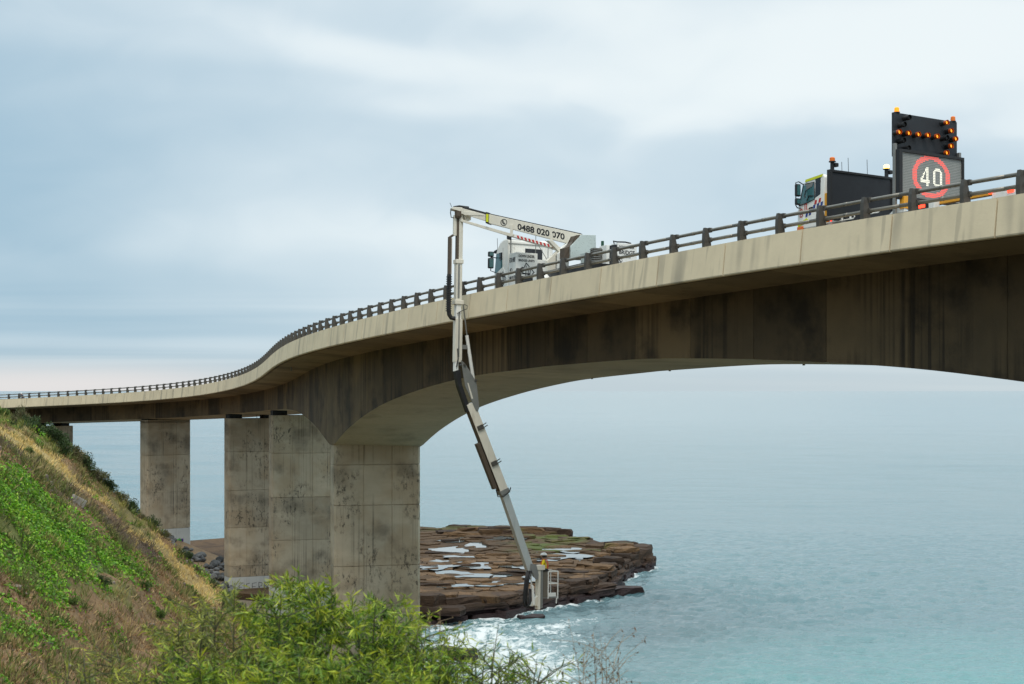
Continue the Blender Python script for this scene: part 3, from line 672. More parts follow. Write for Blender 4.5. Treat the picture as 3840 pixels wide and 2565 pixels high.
# ---------------------------------------------------------------- lettering and marks
def text(s, o, xd, yd, h, parent, mat, name='lettering', width=None, off=.004):
    cu = bpy.data.curves.new('t', 'FONT'); cu.body = s; cu.size = 1.0; cu.resolution_u = 3; cu.offset = .03
    to = bpy.data.objects.new('t', cu); me = bpy.data.meshes.new_from_object(to); bpy.data.objects.remove(to); bpy.data.curves.remove(cu)
    n = len(me.vertices); co = np.zeros(n*3); me.vertices.foreach_get('co', co); co = co.reshape(-1, 3)
    mn, mx = co.min(0), co.max(0); sy = h/(mx[1]-mn[1]); sx_ = sy if width is None else width/(mx[0]-mn[0])
    X_, Y_ = np.array(xd, float), np.array(yd, float); X_ /= np.linalg.norm(X_); Y_ /= np.linalg.norm(Y_); Nn = np.cross(X_, Y_)
    q = np.array(o, float)+((co[:, :1]-mn[0])*sx_)*X_+((co[:, 1:2]-mn[1])*sy)*Y_+Nn*off
    me.vertices.foreach_set('co', q.ravel().astype(np.float32)); me.update(); me.name = name; me.materials.clear(); me.materials.append(mat)
    ob = bpy.data.objects.new(name, me); C.objects.link(ob); ob.parent = parent; return ob
def strokes(lines, o, xd, yd, wid, parent, mat, name='emblem', off=.005):
    X_, Y_ = Vector(xd).normalized(), Vector(yd).normalized(); Nn = X_.cross(Y_); b = MB(); o = Vector(o)
    for ln in lines:
        for (x0, y0), (x1, y1) in zip(ln[:-1], ln[1:]):
            d = Vector((x1-x0, y1-y0)).normalized()*wid*.5; p = Vector((-d.y, d.x)); vs = []
            for qx, qy in ((x0-d.x+p.x, y0-d.y+p.y), (x0-d.x-p.x, y0-d.y-p.y), (x1+d.x-p.x, y1+d.y-p.y), (x1+d.x+p.x, y1+d.y+p.y)): vs.append(o+X_*qx+Y_*qy+Nn*off)
            b.add(vs, [(0, 1, 2, 3)])
    return b.build(name, mat, parent)
def circle(cx_, cy_, r, n=20): return [(cx_+r*math.cos(2*math.pi*i/n), cy_+r*math.sin(2*math.pi*i/n)) for i in range(n+1)]
LOGO = [[(.02, .62), (.12, .70), (.22, .66), (.36, .95), (.86, .45), (.40, .02)], [(.0, .42), (.55, .30)], [(.02, .32), (.60, .36)], [(.30, .62), (.62, .62), (.60, .22)], [(.36, .78), (.34, .25)], [(.50, .70), (.48, .15)], [(.28, .18), (.40, .22), (.44, .10), (.34, .04), (.46, -.08)]]
PHONE = [circle(0, 0, 1.), [(-.45, .5), (-.5, .1), (-.2, -.4), (.25, -.55), (.4, -.4), (.15, -.2), (-.1, -.05), (-.2, .2), (-.15, .45), (-.35, .6)]]
def sc(lines, s, ox=0, oy=0): return [[(x*s+ox, y*s+oy) for x, y in l] for l in lines]
def wheel(parent, x, y, r=.5, wd=.32, mirror=False):
    b = MB(); b.tube([(x, y, r), (x+.03, y, r), (x+wd-.03, y, r), (x+wd, y, r)], [r*.93, r, r, r*.93], 24); o = b.build('tyre', M['tyre'], parent)
    q = MB(); xx = x-.012 if not mirror else x+wd+.012; q.tube([(xx, y, r), (x+wd*.5, y, r)], r*.55, 16); q.build('rim', M['grey'], o)
def beacon(parent, x, y, z, mat, h=.16, r=.09, pole=.0, name='beacon'):
    if pole: MB().tube([(x, y, z-pole), (x, y, z)], .045, 8).build('beacon_pole', M['black'], parent)
    b = MB(); b.tube([(x, y, z), (x, y, z+.03)], r*1.25, 12, 0); b.tube([(x, y, z+.03), (x, y, z+h*.85), (x, y, z+h)], [r, r*.95, r*.7], 12, 1); return b.build(name, [M['black'], mat], parent)

# ---------------------------------------------------------------- bridge inspection truck
MX = on_deck(8.18, 1.6)
T1 = empty('bridge_inspection_truck', 'white under-bridge inspection truck with long jointed boom reaching down over the railing', 'truck', M=MX)
def P1(b, name, mat, bevel=0, smooth=False): return b.build(name, mat, T1, smooth, bevel)
P1(MB().box(.75, 1.75, -11.2, -.4, .75, 1.05), 'chassis', M['black'])
for x, mi in ((.0, False), (2.18, True)):
    for y_ in (-1.25, -7.2, -8.6): wheel(T1, x, y_, .52, .32, mi)
P1(MB().box(.05, 2.45, -10.9, -2.7, 1.05, 1.2), 'deck', M['black'])
# cab: profile in (y, z)
cabp = [(.02, .55), (.06, 1.3), (.05, 2.05), (-.13, 2.95), (-.22, 3.18), (-.62, 3.50), (-1.05, 3.60), (-1.50, 3.60), (-1.58, 3.5), (-1.58, .85), (-1.05, .80), (-.75, .55)]
P1(MB().prism(cabp, 'x', 0.0, 2.46), 'cab', M['white'], .07)
P1(MB().prism([(-.17, 2.98), (-.86, 2.98), (-.92, 2.10), (-.82, 2.02), (.0, 2.02)], 'x', -.004, .01), 'side_window', M['glass'])
P1(MB().prism([(-.5, 2.99), (-.88, 2.99), (-.90, 2.62), (-.60, 2.58)], 'x', -.009, .0), 'window_visor', M['glassdark'])
P1(MB().prism([(.065, 2.1), (-.12, 3.0), (-.09, 3.0), (.09, 2.1)], 'x', .08, 2.38), 'windscreen', M['glassdark'])
P1(MB().prism([(.0, 3.02), (.16, 3.06), (.14, 3.16), (-.2, 3.2)], 'x', .0, 2.46), 'sun_visor', M['black'])
P1(MB().box(.92, 1.86, -1.60, -1.57, 2.58, 3.16), 'rear_window', M['glassdark'], .012)
P1(MB().box(.96, 1.82, -1.607, -1.598, 2.62, 3.12), 'rear_window_pane', M['glassdark'])
for x in (.35, .8, 2.05, 2.3): P1(MB().box(x, x+.02, -1.60, -1.575, 1.5, 3.3), 'cab_rib', M['white'])
P1(MB().box(.02, 2.44, -1.605, -1.57, 3.33, 3.37), 'cab_seam', M['grey'])
P1(MB().prism([(-.98, .9), (-.965, .9), (-.965, 3.2), (-.98, 3.2)], 'x', -.004, .004), 'door_gap', M['black'])
for z0, z1 in ((2.80, 3.06), (2.22, 2.74)):
    P1(MB().box(-.50, -.22, -.40, -.22, z0, z1), 'mirror', M['black'], .05)
    P1(MB().box(-.47, -.25, -.408, -.398, z0+.05, z1-.05), 'mirror_glass', M['glass'])
P1(MB().tube([(-.35, -.3, 3.05), (-.35, -.3, 2.1), (-.05, -.2, 2.05)], .025, 6).tube([(-.35, -.3, 2.78), (.0, -.2, 2.78)], .025, 6), 'mirror_arm', M['black'])
beacon(T1, .75, -.55, 3.52, M['lamp_on'], .15, .11, name='beacon')
P1(MB().tube([(.1, -.35, 2.2), (.0, -.32, 3.2), (-.02, -.3, 3.75)], .012, 5), 'antenna', M['black'])
# door sign
P1(MB().prism([(-.05, 1.2), (-.05, 1.95), (-1.0, 2.25), (-1.5, 1.7), (-1.5, 1.2)], 'x', -.012, .0), 'door_sign', M['white'])
text('DOWN UNDER', (-.013, -.10, 1.72), (0, -1, 0), (0, 0, 1), .10, T1, M['ink'], width=.62)
text('BRIDGE', (-.013, -.10, 1.50), (0, -1, 0), (0, 0, 1), .15, T1, M['ink'], width=.62)
text('UNITS', (-.013, -.20, 1.34), (0, -1, 0), (0, 0, 1), .10, T1, M['ink'], width=.4)
strokes(sc(LOGO, .75, .75, 1.3), (-.013, 0, 0), (0, -1, 0), (0, 0, 1), .045, T1, M['ink'])
# lockers behind the cab, lettered on two sides
LK1 = P1(MB().box(.0, 1.16, -2.50, -1.70, 1.1, 2.82), 'locker', M['white'], .02)
P1(MB().box(.95, 2.46, -2.3, -1.78, 1.1, 2.55), 'locker', M['white'], .02)
text('DOWN UNDER', (.14, -2.502, 2.58), (1, 0, 0), (0, 0, 1), .135, LK1, M['ink'], width=.86)
text('BRIDGE UNITS', (.14, -2.502, 2.38), (1, 0, 0), (0, 0, 1), .115, LK1, M['ink'], width=.86)
strokes(sc(LOGO, .86, .24, 1.5), (0, -2.502, 0), (1, 0, 0), (0, 0, 1), .04, LK1, M['ink'])
text('FOR HIRE', (-.003, -1.76, 2.36), (0, -1, 0), (0, 0, 1), .24, LK1, M['ink'], width=.66)
strokes(sc(PHONE, .12, 2.02-2.0, 0), (-.003, -1.95, 1.95), (0, -1, 0), (0, 0, 1), .03, LK1, M['ink'])
text('0488 020 070', (-.003, -1.76, 1.50), (0, -1, 0), (0, 0, 1), .20, LK1, M['ink'], width=.68)
P1(MB().tube([(.06, -1.75, 2.82), (.06, -1.75, 3.55), (.06, -1.75, 3.95)], .035, 6), 'guard_post', M['grey'])
P1(MB().tube([(.06, -1.75, 3.52), (1.1, -2.4, 3.45)], .015, 6).tube([(1.1, -2.4, 2.82), (1.1, -2.4, 3.9)], .018, 6).tube([(1.1, -2.4, 3.45), (1.82, -2.45, 2.4)], .018, 6).tube([(1.75, -2.45, 2.3), (1.75, -2.45, 3.4), (1.6, -2.45, 3.5)], .022, 6), 'guard_rail', M['grey'])
# side skirt, outrigger and step shapes along the chassis
P1(MB().box(.0, .12, -4.3, -2.6, .95, 1.35), 'side_skirt', M['black'], .01)
P1(MB().prism([(-4.4, 1.0), (-4.4, 1.55), (-5.2, 1.62), (-6.1, 1.05)], 'x', .0, .5), 'wheel_guard', M['white'], .02)
P1(MB().box(.1, .6, -6.4, -4.6, .7, 1.0), 'fuel_tank', M['black'], .03)
# turret and boom geometry: heel at H, tip at mast
H = Vector((2.05, -5.0, 0)); E1 = Vector((-2.40, -1.02, 0)); ev = (E1-H); RL = ev.length; ev = ev.normalized(); sv = Vector((ev.y, -ev.x, 0))   # sv: to the right of the boom
if sv.y > 0: sv = -sv                                                                                                # face towards the camera side
def B(r, z, s=0.): return H+ev*r+Vector((0, 0, z))+sv*s
def bprism(poly, s0, s1): return MB().loft([[B(r, z, s0) for r, z in poly], [B(r, z, s1) for r, z in poly]])
P1(MB().tube([(1.35, -5.0, 1.15), (1.35, -5.0, 1.55)], .62, 20), 'slew_ring', M['grey'])
P1(MB().prism([(.86, 1.45), (.86, 2.5), (1.63, 3.13), (1.95, 3.44), (2.12, 3.46), (1.42, 2.70), (1.36, 1.45)], 'y', -5.45, -5.2), 'turret', M['white'], .02)
P1(MB().prism([(.86, 1.45), (.86, 2.5), (1.63, 3.13), (1.95, 3.44), (2.12, 3.46), (1.42, 2.70), (1.36, 1.45)], 'y', -4.85, -4.6), 'turret', M['white'], .02)
P1(MB().prism([(.38, 1.45), (.40, 2.15), (1.06, 2.78), (1.28, 2.72), (.84, 2.40), (.84, 1.45)], 'y', -5.15, -4.9), 'turret_arm', M['cream'], .02)
P1(MB().box(.25, 2.35, -9.3, -2.65, .8, 1.62), 'underframe', M['black'])
P1(MB().prism([(.40, 3.10), (.62, 3.14), (1.16, 2.70), (1.02, 2.56)], 'y', -5.2, -5.0), 'boom_strut', M['cream'], .015)
def ztop(r): return 3.50+(r+.2)*(4.98-3.50)/(RL+.2)
P1(bprism([(-.25, ztop(-.25)), (-.25, ztop(-.25)-.60), (4.45, ztop(4.45)-.44), (4.45, ztop(4.45))], -.20, .20), 'outer_boom', M['cream'], .018)
P1(bprism([(-.2, ztop(-.2)+.05), (-.2, ztop(-.2)+.012), (4.4, ztop(4.4)+.012), (4.4, ztop(4.4)+.045)], -.15, .15), 'hose_tray', M['black'])
P1(bprism([(4.38, ztop(4.4)+.07), (4.38, ztop(4.4)-.48), (4.54, ztop(4.54)-.47), (4.54, ztop(4.54)+.08)], -.235, .235), 'boom_collar', M['black'], .01)
P1(bprism([(4.39, ztop(4.4)-.02), (4.39, ztop(4.4)-.40), (4.50, ztop(4.5)-.40), (4.50, ztop(4.5)-.02)], .236, .28), 'collar_lamp', M['hivis'])
P1(bprism([(4.5, ztop(4.5)-.05), (4.5, ztop(4.5)-.36), (RL-.15, ztop(RL)-.30), (RL-.15, ztop(RL)-.02)], -.15, .15), 'inner_boom', M['cream'], .012)
P1(bprism([(4.5, ztop(4.5)+.06), (4.5, ztop(4.5)-.06), (RL-.2, ztop(RL)-.02), (RL-.2, ztop(RL)+.07)], -.10, .12), 'hose_bundle', M['black'], .02)
P1(bprism([(RL-1.0, ztop(RL)-.26), (RL-1.35, ztop(RL)-.44), (RL-.3, ztop(RL)-.38), (RL-.3, ztop(RL)-.2)], -.17, .17), 'gusset', M['cream'], .01)
# lower link beam with red and white striped half
def zl(r): return ztop(r)-.60-.30+.055*r
P1(bprism([(.5, zl(.5)), (.5, zl(.5)-.20), (RL-.1, zl(RL)-.10), (RL-.1, zl(RL)+.02)], -.10, .12), 'link_beam', M['cream'], .012)
P1(bprism([(.35, zl(.35)+.02), (.35, zl(.35)-.12), (3.1, zl(3.1)-.10), (3.1, zl(3.1)+.04)], .13, .15), 'stripe_plate', M['white'])
for i_ in range(14):
    r0 = .42+i_*.19; P1(bprism([(r0, zl(r0)+.03), (r0-.06, zl(r0)-.11), (r0+.035, zl(r0)-.11), (r0+.095, zl(r0)+.03)], .151, .154), 'red_stripe', M['red'])
for r0 in (3.15, 1.15): P1(bprism([(r0, ztop(r0)-.25), (r0+.14, ztop(r0)-.25), (r0+.14, zl(r0)-.08), (r0, zl(r0)-.08)], .202, .235), 'hanger', M['cream'], .008)
text('0488 020 070', B(2.93, ztop(2.93)-.45, .202), -ev-Vector((0, 0, (ztop(1)-ztop(0)))), (0, 0, 1), .31, T1, M['ink'], width=2.42)
strokes(sc(PHONE, .15), B(3.62, ztop(3.62)-.24, .203), -ev, (0, 0, 1), .03, T1, M['ink'])
P1(bprism([(3.5, zl(3.5)-.3), (3.3, zl(3.3)-.3), (3.3, zl(3.3)-.08), (3.5, zl(3.5)-.08)], -.05, .1), 'work_light', M['black'], .02)
# counterweight with checker-plate cover, valve block, louvred box, rear boxes
P1(MB().prism([(1.55, 3.30), (2.30, 3.34), (2.33, 2.20), (.98, 2.16), (.98, 2.72)], 'y', -6.4, -5.75), 'counterweight_cover', M['checker'], .012)
P1(MB().prism([(1.30, 3.26), (1.52, 3.31), (.94, 2.72), (.72, 2.64), (.72, 2.16), (.94, 2.16)], 'y', -6.3, -5.8), 'counterweight_bracket', M['brownsteel'], .01)
P1(MB().tube([(2.55, -6.6, 2.45), (2.55, -6.6, 3.05)], .07, 10), 'exhaust_pipe', paint('green_pipe', (.01, .07, .035), .4))
for i_ in range(9): P1(MB().box(1.35, 1.80, -8.02, -7.6, 1.72+i_*.088, 1.76+i_*.088), 'louvre_slat', M['grey'])
P1(MB().box(1.38, 1.77, -7.98, -7.62, 1.2, 2.5), 'louvre_box', M['brownsteel'])
P1(MB().box(1.80, 2.45, -8.4, -7.7, 1.2, 2.62), 'tool_box', M['white'], .02)
P1(MB().box(1.30, 2.0, -7.4, -6.8, 1.2, 2.35), 'tool_box', M['checker'], .02)
RB = P1(MB().box(1.50, 2.48, -10.0, -9.4, 1.05, 2.50), 'rear_box', M['white'], .015)
P1(MB().box(1.36, 1.50, -9.95, -9.5, 1.05, 2.42), 'rear_box_edge', M['black'])
text('DOWN UNDER', (1.58, -10.002, 2.27), (1, 0, 0), (0, 0, 1), .12, RB, M['ink'], width=.78)
text('BRIDGE', (1.58, -10.002, 2.0), (1, 0, 0), (0, 0, 1), .19, RB, M['ink'], width=.80)
text('UNITS', (1.80, -10.002, 1.84), (1, 0, 0), (0, 0, 1), .10, RB, M['ink'], width=.36)
strokes(sc(PHONE, .095), (1.64, -10.002, 1.72), (1, 0, 0), (0, 0, 1), .022, RB, M['ink'])
text('0488 020 070', (1.55, -10.002, 1.42), (1, 0, 0), (0, 0, 1), .17, RB, M['ink'], width=.86)
P1(MB().tube([(1.55, -9.6, 2.5), (1.5, -9.6, 2.62), (1.7, -9.6, 2.6), (2.1, -9.6, 2.62), (2.4, -9.6, 2.58)], .035, 6), 'hose_bundle', M['black'])
# mast: head, guide, inner and outer columns
mx_, my_ = -2.40, -1.02
P1(MB().prism([(mx_-.42, 4.86), (mx_-.40, 4.98), (mx_+.55, 5.0), (mx_+.55, 4.40), (mx_+.28, 4.34), (mx_+.14, 4.76)], 'y', my_-.2, my_+.2), 'mast_head', M['cream'], .02)
P1(MB().tube([(mx_-.1, my_-.1, 4.78), (mx_-.1, my_-.1, 4.55), (mx_-.15, my_-.1, 4.45)], [.17, .17, .12], 12), 'slew_motor', M['brownsteel'])
P1(MB().tube([(mx_-.42, my_, 4.92), (mx_-.50, my_-.1, 4.7), (mx_-.46, my_-.1, 4.48), (mx_-.3, my_-.1, 4.45)], .025, 6).tube([(mx_-.3, my_, 5.0), (mx_, my_, 5.07), (mx_+.5, my_, 5.05)], .05, 6).tube([(mx_-.4, my_, 5.0), (mx_-.5, my_, 5.2)], .012, 5), 'hose_loop', M['black'])
P1(MB().box(mx_-.04, mx_+.16, my_-.14, my_+.14, 2.4, 4.8), 'inner_mast', M['cream'], .015)
P1(MB().box(mx_-.14, mx_-.04, my_-.12, my_+.10, 2.4, 4.55), 'mast_rack', M['brownsteel'])
P1(MB().box(mx_-.30, mx_-.12, my_-.06, my_+.06, 3.6, 4.6), 'guide_bar', M['cream'], .01)
P1(MB().box(mx_-.20, mx_+.20, my_-.19, my_+.19, 2.25, 2.45), 'mast_collar', M['cream'], .02)
P1(MB().box(mx_-.16, mx_+.15, my_-.15, my_+.15, .40, 2.3), 'outer_mast', M['cream'], .015)
P1(MB().box(mx_-.08, mx_+.02, my_-.158, my_-.14, .55, 2.2), 'wear_strip', M['grey'])
P1(MB().box(mx_-.22, mx_+.24, my_-.2, my_+.2, .26, .46), 'mast_collar', M['cream'], .02)
P1(MB().box(mx_-.13, mx_+.13, my_-.14, my_+.14, -.5, .3), 'lower_mast', M['white'], .015)
P1(MB().box(mx_-.17, mx_+.20, my_-.16, my_+.16, -2.55, -.45), 'lower_mast_housing', M['cream'], .015)
P1(MB().box(mx_-.02, mx_+.05, my_-.166, my_-.15, -2.3, -.1), 'cable_duct', M['grey'])
P1(MB().box(mx_-.14, mx_+.02, my_-.15, my_+.15, -3.0, -2.5), 'elbow_bracket', M['white'], .015)
P1(MB().beam((mx_-.33, my_-.05, 3.62), (mx_-.5, my_-.05, 3.5), .16, .10, (0, 1, 0)).beam((mx_-.5, my_-.05, 3.52), (mx_-.5, my_-.05, 1.6), .16, .14, (0, 1, 0)), 'chain_guide', M['brownsteel'], .01)
P1(MB().box(mx_-.44, mx_-.40, my_-.135, my_+.03, 1.7, 3.45), 'chain_guide_lit_side', paint('chain_guide_lit', (.42, .36, .30), .5))  # pale strip paints the light falling on the guide's right side
P1(MB().tube([(mx_-.5, my_-.05, 1.7), (mx_-.5, my_-.05, .0), (mx_-.47, my_-.05, -.25), (mx_-.36, my_-.07, -.42), (mx_-.18, my_-.1, -.44)], .105, 8), 'energy_chain', M['black'])
for z in np.arange(-.1, 1.6, .11): P1(MB().box(mx_-.61, mx_-.39, my_-.16, my_+.06, z, z+.045), 'chain_link', M['black'])
P1(MB().tube([(mx_+.28, my_, .34), (mx_+.52, my_, -1.3)], .035, 8), 'cylinder_rod', M['grey'])
P1(MB().tube([(mx_+.50, my_, -1.22), (mx_+.88, my_, -3.35)], .085, 10), 'hydraulic_cylinder', M['white'])
P1(MB().box(mx_+.18, mx_+.52, my_-.06, my_+.06, -1.9, -1.7), 'cylinder_bracket', M['grey'], .01)
P1(MB().tube([(mx_+.2, my_-.17, .3), (mx_+.42, my_-.2, .2), (mx_+.4, my_-.2, .05), (mx_+.15, my_-.19, -.05), (mx_-.1, my_-.18, -.2)], .018, 5).tube([(mx_-.05, my_-.18, -1.9), (mx_-.02, my_-.2, -2.4), (mx_-.1, my_-.19, -2.8)], .03, 6), 'hose_loop', M['black'])
# lower boom in the plane square to the bridge
yb = my_
P1(MB().loft([[(a, y_, z) for a, z in ((mx_-.14, -2.98), (mx_+.12, -2.90), (mx_+.22, -3.62), (mx_+.72, -4.9), (mx_+.53, -4.98), (mx_+.02, -3.70))] for y_ in (yb-.16, yb+.16)]), 'elbow_link', M['black'], .012)
P1(MB().prism([(mx_+.12, -2.45), (mx_+.34, -2.62), (mx_+.92, -3.45), (mx_+.98, -3.65), (mx_+1.12, -4.75), (mx_+1.05, -4.92), (mx_+.94, -4.88), (mx_+.80, -4.60), (mx_+.35, -3.7)], 'y', yb-.24, yb-.19), 'knuckle_plate', M['grey'], .008)
P1(MB().prism([(mx_+.46, -3.55), (mx_+.52, -3.55), (mx_+.78, -4.3), (mx_+.70, -4.32)], 'y', yb-.246, yb-.241), 'plate_slot', M['cream'])
for px_, pz_ in ((mx_+.30, -2.68), (mx_+.90, -3.42)): P1(MB().tube([(px_, yb-.29, pz_), (px_, yb+.25, pz_)], .07, 10), 'pin', M['steel_dark'])
def arm(p0, p1, wd_, th_): return MB().beam((p0[0], yb, p0[1]), (p1[0], yb, p1[1]), wd_, th_, (0, 1, 0))
A0, A1, A2 = (-1.72, -4.55), (.18, -8.85), (1.78, -12.95)
P1(arm(A0, A1, .42, .44), 'lower_boom', M['cream'], .015)
P1(arm((.12, -8.72), A2, .34, .36), 'telescopic_boom', M['alu'], .012)
dv = Vector((A1[0]-A0[0], 0, A1[1]-A0[1])).normalized(); nv2 = Vector((dv.z, 0, -dv.x))
if nv2.x > 0: nv2 = -nv2                                                     # underside of the slanted boom, towards lower left
def AP(f, off=0., y_=0.): return Vector((A0[0], yb, A0[1]))+dv*f+nv2*off+Vector((0, y_, 0))
P1(MB().beam(AP(.3, .225), AP(4.65, .225), .40, .012, (0, 1, 0)), 'boom_underside_shade', M['brownsteel'])  # dark brown sheet paints in the shade on the boom's underside
P1(MB().beam(AP(1.95, .36), AP(4.35, .36), .30, .20, (0, 1, 0)), 'cable_tray', M['brownsteel'], .01)
for f_ in (1.15, 3.05):
    P1(MB().beam(AP(f_, .0, -.25), AP(f_+.22, .0, -.25), .06, .30, (0, 1, 0)).tube([AP(f_+.05, -.12, -.26), AP(f_+.02, -.38, -.24)], .025, 6).tube([AP(f_+.18, -.12, -.26), AP(f_+.15, -.40, -.24)], .025, 6), 'boom_clamp', M['steel_dark'])
P1(MB().beam(AP(4.55), AP(4.78), .48, .50, (0, 1, 0)), 'boom_collar', M['grey'], .02)
P1(MB().tube([AP(4.4, .35, -.1), AP(4.75, .42, -.15), AP(4.85, .2, -.27), AP(4.75, -.2, -.28), AP(4.6, -.36, -.22)], .03, 6), 'hose_loop', M['black'])
P1(MB().prism([(1.62, -12.35), (1.92, -12.40), (2.06, -12.9), (2.02, -13.15), (1.88, -13.12), (1.60, -12.6)], 'y', yb-.23, yb-.19), 'tip_plate', M['grey'], .01)
# platform column, cap, hoses
P1(MB().box(2.06, 2.20, yb-.16, yb+.16, -14.62, -12.62), 'platform_column', M['cream'], .01)
P1(MB().box(2.22, 2.33, yb-.16, yb+.10, -14.55, -12.62), 'platform_column', M['grey'], .01)
P1(MB().box(1.90, 2.42, yb-.2, yb+.2, -12.68, -12.44), 'column_cap', M['cream'], .02)
P1(MB().prism([(1.75, -14.35), (1.68, -14.45), (2.1, -14.45), (2.1, -13.9)], 'y', yb-.1, yb+.1), 'column_foot', M['cream'], .01)
P1(MB().tube([(1.78, yb-.1, -13.45), (1.86, yb-.1, -14.4)], .07, 8).tube([(1.66, yb-.05, -12.95), (1.78, yb-.1, -13.5)], .03, 6), 'levelling_cylinder', M['white'])
for dx_, r_ in ((0, .06), (.07, .05), (.14, .05), (.03, .045)):
    P1(MB().tube([(1.50+dx_, yb-.1-dx_, -12.7), (1.38+dx_*.7, yb-.12-dx_, -13.2), (1.31+dx_, yb-.1, -14.1), (1.36+dx_, yb-.1, -14.42), (1.52+dx_*.4, yb-.1, -14.48), (1.66-dx_*.3, yb-.1, -14.3), (1.70-dx_*.3, yb-.05, -13.6)], r_, 6), 'hose', M['black'], smooth=True)
# basket
bx0, bx1, by0, by1, bz0, bz1 = 2.36, 3.17, yb-.12, yb+1.25, -14.05, -12.76
P1(MB().box(bx0, 2.62, by0, by0+.06, bz0, bz1), 'basket_panel', paint('basket_panel_grey', (.14, .12, .09), .6), .008)
P1(MB().box(bx0, bx1, by0, by1, bz0-.03, bz0+.05), 'basket_floor', M['grey'])
P1(MB().box(2.64, bx1-.1, by0-.01, by0+.02, bz0+.05, bz0+.24), 'kick_plate', M['white'])
bt = MB()
for x, y_ in ((2.64, by0), (bx1, by0), (bx1, by1), (bx0, by1), (bx1-.16, by0+.5)): bt.tube([(x, y_, bz0-.05), (x, y_, bz1)], .032, 6)
for z in (bz1, (bz0+bz1)/2+.05): bt.tube([(2.64, by0, z), (bx1, by0, z), (bx1, by1, z), (bx0, by1, z)], .030, 6)
P1(bt, 'basket_rail', M['white'])
P1(MB().tube([(bx1-.06, by0, bz0-.02), (bx1-.08, by0, bz0-.3)], .03, 6), 'basket_leg', M['white'])
P1(MB().box(2.40, 2.62, by0-.02, by0+.22, -12.76, -12.62), 'control_box', M['black'], .01)

# ---------------------------------------------------------------- traffic control truck
T2 = empty('traffic_control_truck', 'traffic control truck carrying a lit 40 speed display and a black arrow board', 'truck', M=on_deck(2.49, 1.6))
def P2(b, name, mat, bevel=0, smooth=False, parent=None): return b.build(name, mat, parent or T2, smooth, bevel)
P2(MB().box(.75, 1.75, -9.3, -.4, .75, 1.0), 'chassis', M['black'])
for x, mi in ((.0, False), (2.15, True)):
    for y_ in (-1.15, -5.6): wheel(T2, x, y_, .46, .30, mi)
cab2 = [(.02, 1.28), (.02, 1.9), (-.06, 2.12), (-.36, 2.84), (-.46, 2.97), (-.85, 3.05), (-1.36, 3.06), (-1.44, 2.95), (-1.44, 1.2), (-.4, 1.2)]
P2(MB().prism(cab2, 'x', .0, 2.44), 'cab', M['white'], .05)
P2(MB().prism([(.03, .75), (.03, 1.32), (-.32, 1.32), (-.24, .75)], 'x', -.02, 2.46), 'bumper', M['orange'], .03)
P2(MB().box(.02, 2.42, -1.4, -.3, .8, 1.25), 'cab_underside', M['black'])
SW = P2(MB().prism([(-.33, 2.80), (-.89, 2.80), (-.90, 2.22), (-.55, 2.16), (-.09, 2.12)], 'x', -.006, .01), 'side_window', M['glass'], .0)
P2(MB().prism([(-.30, 2.86), (-.34, 2.86), (-.12, 2.08), (-.06, 2.08)], 'x', -.012, .0), 'window_pillar', M['black'])
P2(MB().tube([(-.01, -.36, 2.84), (-.01, -.90, 2.84), (-.01, -.92, 2.22), (-.01, -.55, 2.14), (-.01, -.06, 2.08)], .018, 5), 'window_seal', M['black'])
P2(MB().tube([(-.012, -.42, 2.35), (-.012, -.38, 2.42), (-.012, -.46, 2.60), (-.012, -.52, 2.58)], .02, 5).tube([(-.012, -.5, 2.2), (-.012, -.62, 2.38), (-.012, -.85, 2.34)], .022, 5), 'grab_handle', M['black'])
P2(MB().prism([(-.45, 2.82), (-.85, 2.83), (-.80, 2.70), (-.5, 2.62)], 'x', -.02, .0), 'window_visor', M['grey'])
P2(MB().prism([(-.96, 2.96), (-1.24, 2.97), (-1.22, 2.36), (-.94, 2.26)], 'x', -.006, .01), 'quarter_window', M['glassdark'])
P2(MB().prism([(-.44, 2.99), (-.40, 2.90), (-1.32, 2.97), (-1.34, 3.07)], 'x', -.014, .03), 'roof_stripe', M['hivis'])
P2(MB().box(.5, 1.6, -.8, -.55, 3.04, 3.14), 'roof_hatch', M['black'], .02)
P2(MB().prism([(.0, 1.42), (-.02, 1.30), (-.62, 1.46), (-.5, 1.58)], 'x', -.014, .0), 'lower_stripe', M['hivis'])
for i_, (y_, z, mt) in enumerate(((-.90, 2.02, 'red'), (-1.12, 2.06, 'red'), (-.82, 1.86, 'blue'), (-1.02, 1.89, 'blue'), (-1.22, 1.92, 'blue'), (-.42, 1.62, 'blue'), (-.60, 1.66, 'blue'), (-.50, 1.76, 'red'), (-1.25, 1.74, 'red'))):
    P2(MB().prism([(y_, z), (y_-.11, z+.015), (y_-.14, z+.16), (y_-.03, z+.145)], 'x', -.010, .0), 'check_mark', M[mt])
for y_, z in ((-.14, 1.66), (-.40, 1.86)):
    strokes([[(0, 0), (0, .26), (.10, .28), (.13, .20), (.02, .14), (.14, .06), (.1, 0), (0, 0)]] if y_ > -.2 else [[(0, 0), (0, .24), (.09, .25), (.09, .02)]], (-.012, y_, z), (0, -1, 0), (0, 0, 1), .035, T2, M['red'], 'door_mark')
P2(MB().tube([(-.015, -.62, 1.88), (-.05, -.72, 1.92), (-.015, -.82, 1.93)], .03, 6), 'door_handle', M['black'])
mt_ = MB(); mt_.tube([(-.02, -.30, 2.84), (-.2, -.28, 2.92), (-.32, -.26, 2.88), (-.32, -.26, 2.05), (-.2, -.2, 1.98), (-.02, -.16, 1.98)], .022, 6); P2(mt_, 'mirror_arm', M['black'])
